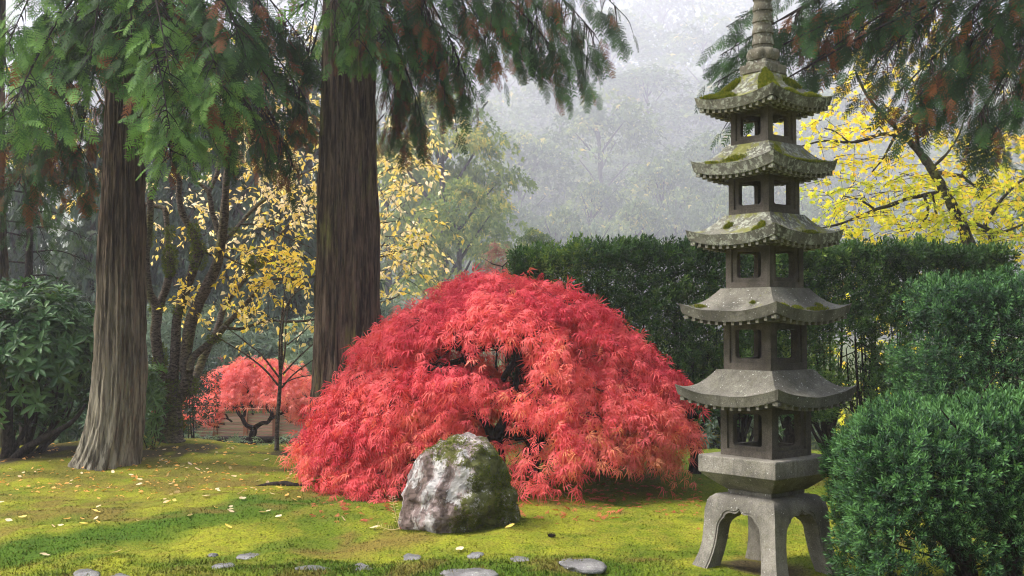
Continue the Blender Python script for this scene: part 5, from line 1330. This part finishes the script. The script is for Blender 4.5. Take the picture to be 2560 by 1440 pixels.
def build_shrubs():
    D = 12.9; x = (60 - 1280) / FPX * D
    o = leafy_shrub('rhododendron', (x, D, 0), 0.98, 0.8, 0.42, 1.95, 1050, 0.16, 'large dark green rhododendron with whorled leaves left of the flared cedar', 111, T_WHORL, L_RHODO, 0.55, 0.12, 12, (0, 0.98))
    # its low limb bending out towards the cedar
    w = Acc(); base = np.array(o.location)
    for pts, rad in (([P(15, 1170, 12.6), P(60, 1125, 12.5), P(120, 1090, 12.4), P(180, 1055, 12.4), P(215, 1010, 12.5)], [.06, .045, .035, .025, .012]), ([P(10, 1175, 12.6), P(20, 1100, 12.6), P(25, 1000, 12.6), P(60, 900, 12.7)], [.07, .055, .045, .02]), ([P(20, 1150, 12.6), P(60, 1080, 12.7), P(110, 980, 12.8), P(150, 880, 12.8)], [.035, .03, .025, .012])):
        q, rr = smooth_path([p - base for p in pts], rad, 6); V, F = tube(q, rr, 8, .1, 3); w.add(V, F)
    link('limb', w.mesh('limb', BARK_DARK, True), o)
    D = 13.0; leafy_shrub('green_shrub', ((382 - 1280) / FPX * D, D, 0.1), 0.2, 0.2, 0.1, 0.95, 130, 0.11, 'bright green leafy shrub squeezed between left cedar and cherry base', 112, T_WHORL_N, L_BRIGHT, .15, 0, 5, (0, 1))
    D = 15.2; leafy_shrub('camellia', ((478 - 1280) / FPX * D, D, -0.1), 0.38, 0.35, 0.2, 1.22, 420, 0.075, 'dark glossy camellia behind the mossy cherry stems', 113, T_LITE, L_CAMEL, .3, 0.25, 7, (0, 1.0))
    D = 15.8; leafy_shrub('camellia', ((400 - 1280) / FPX * D, D, -0.1), 0.35, 0.35, 0.3, 1.3, 300, 0.075, 'glossy dark shrub showing between the left cedar and the cherry stems', 114, T_LITE, L_CAMEL, .3, 0.2, 6, (0, 1.0))
    D = 24; leafy_shrub('pale_shrub', ((765 - 1280) / FPX * D, D, -0.6), 0.65, 0.6, 0.2, 2.3, 420, 0.14, 'pale green bush beyond the smaller maple beside the middle cedar', 115, T_LITE, L_PALE, .4, 0.1, 6, (.3, 1))
    for i, (px, py, D, s) in enumerate(((500, 1098, 16.0, .26), (600, 1105, 15.6, .22), (725, 1108, 15.4, .26))):
        p = P(px, py + 6, D)
        leafy_shrub('dwarf_bamboo', tuple(p), s, s * .8, 0.0, 0.09, 40, 0.075, ('pale dwarf bamboo tuft at the mound edge by the cherry base', 'pale dwarf bamboo tuft below the smaller maple trunk', 'pale dwarf bamboo tuft beside the thin young tree')[i], 120 + i, T_WHORL_N, L_PALE, .12, 0, 4, (.5, 1), 'plant')
    # ghostly bamboo thicket behind the cherry
    for i, (px, top, D, hx) in enumerate(((400, 760, 27, 1.2), (520, 770, 29, 1.4), (640, 800, 28, 1.1), (740, 740, 31, 1.4), (300, 700, 30, 1.5), (150, 690, 31, 1.6), (950, 740, 31, 1.4))):
        p = P(px, top, D); g = gz(p[0], D)
        leafy_shrub('background_shrub', (p[0], D, g), hx, hx * .8, 0.2, max(0.9, p[2] - g), 360, 0.26, 'grey green bamboo like shrub in the mist behind the cherry stems', 130 + i, T_LITE_N, L_PALE, .6, 0.15, 6, (0, .5), group='misty shrubs behind the cherry')
    for i, (px, top, D, hx) in enumerate(((1560, 985, 17.5, .9), (1700, 1000, 18.5, 1.0), (1850, 960, 18, 1.0), (2010, 985, 18.5, 1.0), (2180, 960, 18.5, 1.1), (2380, 970, 19, 1.2), (1420, 960, 19, 1.1), (1290, 985, 18, .9), (2560, 950, 19, 1.2))):
        p = P(px, top, D); g = gz(p[0], D)
        leafy_shrub('background_shrub', (p[0], D, g), hx, hx * .7, 0.0, max(0.8, p[2] - g), 300, 0.17, 'low green shrub showing through the gaps under the hedge', 150 + i, T_LITE, L_FORY if i % 3 == 1 else L_PALE, .4, 0.1, 5, (0, .7), group='low shrubs beyond the hedge')
    for i, (px, top, D, hx) in enumerate(((40, 930, 20, 1.3), (200, 950, 21, 1.3), (340, 960, 20, 1.0))):
        p = P(px, top, D); g = gz(p[0], D)
        leafy_shrub('background_shrub', (p[0], D, g), hx, hx * .7, 0.0, max(0.8, p[2] - g), 320, 0.2, 'dim shrub in shade behind the rhododendron and flared cedar', 170 + i, T_LITE, L_RHODO, .4, 0.1, 5, (0, .7), group='dim shrubs behind the rhododendron')
    p = P(1240, 600, 30); g = gz(p[0], 30); leafy_shrub('rusty_shrub', (p[0], 30, g), .45, .4, 1.2, p[2] - g, 300, .12, 'slender rust red shrub in the mist above the red maple', 140, T_LITE_N, L_RUST, .3, .1, 5, (0, 1))
build_shrubs()

# ------------------------------------------------------------------ hemlock and thin trunk at the left edge
def build_hemlock():
    D = 15.5; x = (68 - 1280) / FPX * D; g = gz(x, D)
    t = empty('hemlock_tree', (x, D, g)); tag(t, 'small hemlock with thin trunk and flat tiers above the rhododendron', 'tree')
    w = Acc(); V, F = tube(*smooth_path([[0, 0, -.1], [.0, 0, 1.5], [.02, 0, 3.0], [.03, 0, 5.0]], [.085, .065, .05, .02], 6), 9); w.add(V, F); link('trunk', w.mesh('trunk', BARK_DARK, True), t)
    r = np.random.default_rng(15)
    for i in range(26):
        z = 1.2 + 3.2 * i / 26 + r.normal(0, .05); a = i * 2.4 + r.normal(0, .3); L_ = (1.25 - 0.2 * i / 26) * r.uniform(.7, 1.1)
        s = np.array([x, D, g + z]); e = s + np.array([math.cos(a) * L_, math.sin(a) * L_, -0.12]); m = (s + e) / 2 + [0, 0, .08]
        bough(t, [s, m, e], 15, .21, .3, .02, 900 + i, mat=L_HEML, tpls=T_FROND_S, spread=.3, tint=(0, 1), start=.15, rad=.014)
    D = 14.5; c = G(-12, D)
    t = empty('cedar_tree', (c[0], c[1], 0)); tag(t, 'thin cedar trunk cut by the left picture edge above the rhododendron', 'tree', 'cedars framing the garden')
    bark_trunk('trunk', [(-700, -50, -5), (300, -45, 2), (500, -42, 6), (700, -46, 18), (1000, -50, 24), (1160, -60, 34)], D, BARK_L, t, 41)
    for i, (px, py, Dt) in enumerate(((60, 330, 14.2), (140, 420, 14.4), (20, 180, 14.0), (180, 300, 14.8), (220, 420, 15.0))):
        bough(t, limb_pts(P(-20, py - 250, D), P(px, py, Dt), .3, .2), 40, .26, .8, .2, 950 + i, tint=(0, .5), start=.3)
build_hemlock()

# ------------------------------------------------------------------ forest on the hillside
def forest_crown(kind, seed, n):
    """unit crown: about 1 wide radius, 0..1 high"""
    r = np.random.default_rng(seed); acc = Acc()
    if kind == 'broad':
        np_ = 46
        for k in range(np_):
            z = r.uniform(0.12, 0.98); rad = 0.95 * math.sin(math.pi * min(0.98, 0.25 + 0.75 * z)) ** 0.6 * math.sqrt(r.uniform(.1, 1)); a = r.uniform(0, 2 * math.pi)
            c = np.array([rad * math.cos(a), rad * math.sin(a), z]); m = n // np_; pr = r.uniform(.2, .38)
            rr = pr * np.sqrt(r.uniform(0, 1, m)); an = r.uniform(0, 2 * math.pi, m)
            p = c + np.stack([np.cos(an) * rr, np.sin(an) * rr, -0.30 * rr ** 2 / pr + r.normal(0, .018, m)], 1)
            od = np.array([math.cos(a), math.sin(a), 0]); p[:, 2] -= 0.1 * ((p - c) @ od)
            f = np.stack([np.cos(an), np.sin(an), -.15 * np.ones(m)], 1) + od * .6 + r.normal(0, .5, (m, 3)); u = np.array([0, 0, 1.0]) + r.normal(0, .35, (m, 3))
            scatter(acc, [T_PALM, T_OVAL], p, f, u, r.uniform(.03, .065, m), np.clip(r.uniform(0, .75) + r.normal(0, .22, m), 0, 1), r=r)
    else:
        tiers = 26
        for k in range(tiers):
            z = 0.04 + 0.94 * k / tiers; R_ = 0.9 * (1 - z) ** 0.85 + .04; nb = max(4, int(11 * (1 - z)) + 3)
            for b in range(nb):
                a = r.uniform(0, 2 * math.pi); m = max(4, n // (tiers * 9)); t = r.uniform(.1, 1, m) * r.uniform(.7, 1.05)
                d = np.array([math.cos(a), math.sin(a), 0]); s = np.array([-d[1], d[0], 0])
                p = d * R_ * t[:, None] + s * (r.normal(0, .12, m) * R_ * t)[:, None] + np.stack([0 * t, 0 * t, z - .12 * t ** 2 * R_ + r.normal(0, .006, m)], 1)
                scatter(acc, T_FROND_S[:1] if False else [T_OVAL], p, d + r.normal(0, .4, (m, 3)) - [0, 0, .25], np.array([0, 0, 1.0]) + r.normal(0, .3, (m, 3)), r.uniform(.05, .1, m), r.uniform(0, 1, m), r=r)
    return acc

def build_forest():
    r = np.random.default_rng(77)
    crowns = {('broad', 0, 'g'): forest_crown('broad', 201, 5400).mesh('crown', L_FOR), ('broad', 1, 'g'): forest_crown('broad', 202, 5400).mesh('crown', L_FOR), ('broad', 2, 'g'): forest_crown('broad', 203, 5400).mesh('crown', L_FOR),
              ('broad', 0, 'y'): forest_crown('broad', 204, 8000).mesh('crown', L_FORY), ('conifer', 0, 'c'): forest_crown('conifer', 205, 5200).mesh('crown', L_FORC), ('conifer', 1, 'c'): forest_crown('conifer', 206, 5200).mesh('crown', L_FORC), ('conifer', 0, 'p'): forest_crown('conifer', 207, 3000).mesh('crown', L_PALE)}
    tm = {}
    def trunk_mesh():
        if 't' not in tm:
            w = Acc(); V, F = tube(*smooth_path([[0, 0, -.05], [.01, 0, .3], [-.01, .01, .7], [0, 0, .98]], [.03, .022, .015, .004], 5), 8); w.add(V, F)
            for k in range(9):
                a = k * 2.4; z = .3 + .06 * k; V, F = tube(np.array([[0, 0, z], [.12 * math.cos(a), .12 * math.sin(a), z + .12], [.26 * math.cos(a), .26 * math.sin(a), z + .24]]), [.012, .008, .003], 5); w.add(V, F)
            tm['t'] = w.mesh('trunk', BARK_DARK, True)
        return tm['t']
    def tree(px, D, top_py, wide, key, label, group=None, lift=0.08, raw=False):
        if not raw:
            k = 1.0 if D < 35 else 3.85
            D = D * k; wide = wide * k
        p = P(px, top_py, D); g = gz(p[0], D); H = p[2] - g
        t = empty('forest_tree', (p[0], D, g)); tag(t, label, 'tree', group)
        ch = H * (1 - lift) if key[0] == 'conifer' else min(H * (1 - lift), wide * 2.1)
        c = link('crown', crowns[key], t, (0, 0, H - ch)); c.scale = (wide, wide, ch); c.rotation_euler = (0, 0, r.uniform(0, 6.28))
        k = link('trunk', trunk_mesh(), t); k.scale = (min(H * .75, wide * 2.2), min(H * .75, wide * 2.2), H * .93); return t
    # nearer, individually recognisable trees
    tree(1110, 75, 210, 5.4, ('broad', 0, 'y'), 'yellow green maple in the mist just right of the middle cedar', lift=.1, raw=True)
    tree(970, 85, 330, 6.2, ('broad', 0, 'y'), 'second misty yellow green tree partly behind the middle cedar trunk', lift=.1, raw=True)
    tree(1490, 40, 545, 1.0, ('conifer', 0, 'p'), 'small pale conifer in the mist just above the hedge end', lift=.05)
    tree(1150, 62, 440, 3.4, ('broad', 0, 'y'), 'low rounded yellow green tree in the mist left of the red maple top', lift=.1, raw=True)
    tree(1340, 34, 570, 0.8, ('broad', 1, 'g'), 'small dim grey green tree rising in mist left of the pale conifer', lift=.05)
    tree(1300, 62, 330, 4.6, ('broad', 1, 'g'), 'grey green misty maple above the crown of the red maple', lift=.05)
    tree(1500, 66, 225, 5.2, ('broad', 2, 'g'), 'round crowned misty maple in the centre of the hillside', lift=.05)
    tree(1660, 56, 400, 4.2, ('broad', 0, 'g'), 'misty maple with level tiers left of the pagoda roofs', lift=.05)
    tree(1800, 60, 330, 4.4, ('broad', 1, 'g'), 'misty maple directly behind the middle pagoda tiers', lift=.05)
    tree(2520, 52, 200, 4.0, ('broad', 2, 'g'), 'pale misty tree beyond the yellow maple at the right edge', lift=.05)
    for px, D, top, w in ((700, 30, 300, 2.4), (570, 33, 250, 2.6), (430, 31, 330, 2.4), (240, 30, 300, 2.6), (60, 34, 240, 2.8), (840, 34, 240, 2.6), (-120, 32, 260, 2.8), (640, 42, 120, 3.4), (330, 40, 130, 3.4), (500, 44, 160, 3.4), (780, 46, 160, 3.4)):
        tree(px, D, top, w, ('conifer', int(r.integers(0, 2)), 'c'), 'dark conifer standing in the mist behind the cherry stems', 'dark conifers behind the cherry', .03, True)
    for k, (x, y, H, w) in enumerate(((-12, 3, 8, 3.6), (-15, 11, 9, 4), (-9, -8, 14, 4.4), (-2.5, -11, 16, 4.6), (4.5, -10, 15, 4.4), (10.5, -5, 16, 4.6), (12, 3, 15, 4.4), (13.5, 12, 16, 4.8), (-19, 20, 12, 4.6), (16, 21, 18, 5), (-6, -17, 18, 5), (9, -16, 18, 5), (-19, -6, 11, 4.6), (18, -3, 18, 5))):  # unseen trees added around the camera to block sky light from the sides
        t = empty('forest_tree', (x, y, gz(x, y))); tag(t, 'unseen woodland tree added around the camera to shade the garden', 'tree', 'unseen trees added for shade')
        c = link('crown', crowns[('conifer', k % 2, 'c')] if k % 3 else crowns[('broad', k % 3, 'g')], t, (0, 0, 1.2)); c.scale = (w, w, H - 1.2); c.rotation_euler = (0, 0, k * 1.3)
        tk = link('trunk', trunk_mesh(), t); tk.scale = (6, 6, H * .93)
    for px, D, top, w in ((1020, 44, 500, 2.2), (1150, 50, 470, 2.8), (1270, 56, 500, 3.0), (1390, 52, 520, 2.6), (1480, 62, 450, 3.2), (1590, 54, 500, 2.8), (1690, 60, 470, 3.2), (1800, 56, 480, 3.0), (1900, 64, 440, 3.4), (2020, 56, 470, 3.0), (2140, 62, 440, 3.2), (2270, 58, 460, 3), (2400, 62, 430, 3.2), (2550, 58, 440, 3.2), (1330, 84, 400, 4.4), (1560, 88, 380, 4.6), (1750, 84, 390, 4.4), (1200, 82, 380, 4.2), (2000, 86, 380, 4.6), (2450, 84, 370, 4.6)):
        D = D * 3.4; w = w * 3.4
        tree(px, D, top, w, ('broad', int(r.integers(0, 3)), 'g'), 'dim grey green understory tree low on the misty slope', 'understory trees on the slope', .0, True)
    for px, D, top, w in ((1180, 80, 250, 6), (1400, 92, 120, 7), (1620, 88, 170, 7), (1850, 86, 160, 7), (2080, 80, 230, 6), (2300, 84, 170, 7), (2650, 80, 150, 7), (1000, 86, 120, 7), (1250, 110, 60, 8), (1520, 118, 20, 8.5), (1760, 112, 40, 8.5), (2000, 115, 30, 8.5), (2250, 112, 50, 8.5), (2550, 110, 30, 8.5), (800, 100, 60, 8), (500, 100, 60, 8), (200, 96, 60, 8), (-150, 100, 60, 8), (2900, 100, 60, 8)):
        tree(px, D, top, w, ('broad', int(r.integers(0, 3)), 'g'), 'faint grey maple dissolving into the mist high on the hillside', 'faint maples on the far hillside', .03)
    for px, D, top, w in ((1200, 148, -190, 11), (1500, 148, -200, 11), (1800, 148, -190, 11), (2130, 148, -190, 11), (1350, 140, -60, 11), (1650, 140, -80, 11), (1950, 140, -60, 11), (1050, 140, -60, 11), (2300, 140, -60, 11), (700, 140, -60, 11), (350, 140, -60, 11), (2650, 140, -60, 11), (0, 140, -60, 11)):
        tree(px, D, top, w, ('broad', int(r.integers(0, 3)), 'g'), 'barely visible tree at the top of the misty hill', 'barely visible trees at the hilltop', .02)
build_forest()

# ------------------------------------------------------------------ fallen leaves, fern, cone, root
def build_litter():
    r = np.random.default_rng(55)
    def leaf_mesh(seed, mat):
        rr = np.random.default_rng(seed)
        nu = 7; V = []; F = []
        for i in range(nu):
            t = i / (nu - 1); w = .27 * math.sin(math.pi * min(.97, .04 + t * .95)) ** .8; zc = rr.uniform(.1, .3) * (t - .5) ** 2 * 1.6
            cup = rr.uniform(.15, .5) * w
            V += [(-w, t - .5, zc + cup), (0, t - .5, zc), (w, t - .5, zc + cup * rr.uniform(.3, 1.2))]
        for i in range(nu - 1):
            q = i * 3; F += [[q, q + 1, q + 4, q + 3], [q + 1, q + 2, q + 5, q + 4]]
        return mesh_np('fallen_leaf', np.array(V), np.array(F), mat, {'tint': np.full(len(V), rr.uniform())}, True)
    mv, mf = T_MAPLE[0]
    variants = {k: [leaf_mesh(k * 10 + j, L_FALLEN[k]) for j in range(4)] for k in range(3)}
    red = [mesh_np('fallen_leaf', mv * np.array([1, 1, .35]), mf, L_FALLEN[3], {'tint': np.full(len(mv), u)}) for u in (.1, .5, .9)]
    def drop(px, py, me, size, label, group):
        D = 1.5 * FPX / (py - 815); x = (px - 1280) / FPX * D; z = gz(x, D)
        # follow the mound
        for _ in range(4):
            D = (CAMH - z) * FPX / (py - 815); x = (px - 1280) / FPX * D; z = gz(x, D)
        if D > 14.6: return
        o = link('fallen_leaf', me, None, (x, D, z + .014)); s = size; o.scale = (s, s, s); o.rotation_euler = (r.normal(0, .35), r.normal(0, .35), r.uniform(0, 6.28)); tag(o, label, 'leaf', group)
    for i in range(120):
        px = r.uniform(330, 760) if r.uniform() < .75 else r.uniform(0, 330); py = 1120 + 160 * r.uniform() ** 1.4 + (40 if px < 330 else 0)
        k = 0 if r.uniform() < .72 else (1 if r.uniform() < .6 else 2)
        drop(px, py, variants[k][r.integers(0, 4)], r.uniform(.035, .07), ('curled cream fallen leaf on the moss around the flared cedar', 'orange fallen leaf on the moss around the flared cedar', 'yellow fallen leaf on the moss around the flared cedar')[k],
             ('cream fallen leaves', 'orange fallen leaves', 'yellow fallen leaves')[k])
    for px, py in ((350, 1303), (300, 1380), (30, 1302), (215, 1310), (610, 1248), (520, 1240), (660, 1282), (1275, 1318), (120, 1388), (575, 1317), (700, 1293), (860, 1322), (940, 1320), (1150, 1382), (480, 1290), (245, 1288)):
        drop(px, py, variants[2 if px % 2 else 0][r.integers(0, 4)], r.uniform(.05, .09), 'single leaf lying apart on the open moss in the foreground', 'stray leaves on the foreground moss')
    for i in range(70):
        px = r.choice([r.uniform(780, 1000), r.uniform(1290, 1560)]); py = r.uniform(1215, 1300)
        drop(px, py, red[r.integers(0, 3)], r.uniform(.05, .085), 'dark red maple leaf fallen on the moss under the red maple', 'red leaves under the maple')
    # the rest of the litter, too small to pick apart
    acc = Acc(); n = 650; px = r.uniform(780, 1750, n); py = 1190 + r.normal(40, 38, n).clip(-20, 140); D = 1.5 * FPX / (py - 815); x = (px - 1280) / FPX * D; z = ground(x, D)
    scatter(acc, T_MAPLE[:1], np.stack([x, D, z + .009], 1), np.stack([r.normal(0, 1, n), r.normal(0, 1, n), np.zeros(n)], 1), np.tile([0, 0, 1.0], (n, 1)) + r.normal(0, .2, (n, 3)), r.uniform(.03, .06, n), r.uniform(0, 1, n), r=r)
    tag(link('red_leaf_litter', acc.mesh('red_leaf_litter', L_FALLEN[3])), 'scattered red maple leaf litter on shaded moss', 'leaf litter', None, 'stuff')
    acc = Acc(); n = 420; px = r.uniform(0, 780, n); py = r.uniform(1112, 1240, n); D = 1.5 * FPX / (py - 815); x = (px - 1280) / FPX * D; ok = D < 14.3; x, D = x[ok], D[ok]; n = len(x); z = ground(x, D)
    scatter(acc, [T_OVAL], np.stack([x, D, z + .01], 1), np.stack([r.normal(0, 1, n), r.normal(0, 1, n), r.normal(0, .1, n)], 1), np.tile([0, 0, 1.0], (n, 1)) + r.normal(0, .3, (n, 3)), r.uniform(.03, .065, n), r.uniform(0, 1, n), r=r)
    tag(link('leaf_litter', acc.mesh('leaf_litter', L_FALLEN[1])), 'small brown and orange leaf litter around the cedar foot', 'leaf litter', None, 'stuff')
    # dry fern beside the boulder
    D = 8.25; b = G(992, D); t = empty('fern', tuple(b)); tag(t, 'dry straw coloured fern fronds leaning on the left side of the boulder', 'fern')
    for pts in ([(1000, 1325), (990, 1290), (984, 1262), (980, 1240)], [(998, 1322), (975, 1324), (945, 1315)]):
        path, rr = smooth_path([P(px, py, D - .02) - b for px, py in pts], np.linspace(.003, .001, len(pts)), 7); acc = Acc(); V, F = tube(path, rr, 4); acc.add(V, F)
        k = np.arange(4, len(path), 2); p = np.repeat(path[k], 2, 0); tan = nrm(np.repeat(np.gradient(path, axis=0)[k], 2, 0)); sd = np.tile([1, -1], len(k))[:, None]
        side = nrm(np.cross(tan, [0, 1.0, 0.2])) * sd
        scatter(acc, [tpl_pinna()], p, side + tan * .35, np.tile([0, -1.0, .3], (len(p), 1)), .034, r.uniform(0, 1, len(p)), r=r)
        link('frond', acc.mesh('frond', L_FERN), t)
    # cone on the moss
    D = 7.8; b = G(1378, D); acc = Acc()
    cone = empty('pine_cone', (b[0], b[1], b[2] + .012)); tag(cone, 'small dark cone lying on the moss right of the boulder', 'cone')
    k = np.arange(60); zz = k / 60; rad = .016 * np.sin(math.pi * (.12 + .8 * zz)); a = k * 2.399; pos = np.stack([zz * .05 - .025, rad * np.cos(a) * .6, rad * np.sin(a) * .6], 1); f = np.stack([.6 * np.ones(60), np.cos(a), np.sin(a)], 1); u = np.stack([np.ones(60), 0 * a, 0 * a], 1)
    scatter(acc, [T_OVAL], pos, f, u, .016, .5, r=r); V, F = tube(np.array([[-.024, 0, 0], [0, 0, 0], [.024, 0, 0]]), [.006, .012, .005], 8); acc.add(V, F); link('scales', acc.mesh('scales', BARK_DARK), cone)
    # surface root
    w = Acc(); q, rr = smooth_path([G(640, 10.75, -.01), G(690, 10.6, .015), G(720, 10.55, .02), G(760, 10.45, .0), G(800, 10.5, -.02)], [.012, .022, .026, .02, .012], 6); V, F = tube(q, rr, 7, .3, 2); w.add(V, F)
    tag(link('surface_root', w.mesh('surface_root', BARK_DARK, True)), 'dark gnarled root on the moss at the left foot of the red maple', 'root')
build_litter()

# ------------------------------------------------------------------ haze
def build_haze():
    m, N, L = new_mat('haze_material')
    v = N.new('ShaderNodeVolumePrincipled'); v.inputs['Color'].default_value = (0.905, 0.888, 0.965, 1)
    v.inputs['Density'].default_value = HAZE_DENSITY; v.inputs['Anisotropy'].default_value = 0.15
    o = N.new('ShaderNodeOutputMaterial'); L.new(v.outputs[0], o.inputs['Volume'])
    V, F = box_data(860, 750, 254.0); me = mesh_np('haze', V, F, m)
    tag(link('haze', me, None, (0, 340, 124.5)), 'pale morning mist filling the garden', 'mist', None, 'stuff')
build_haze()
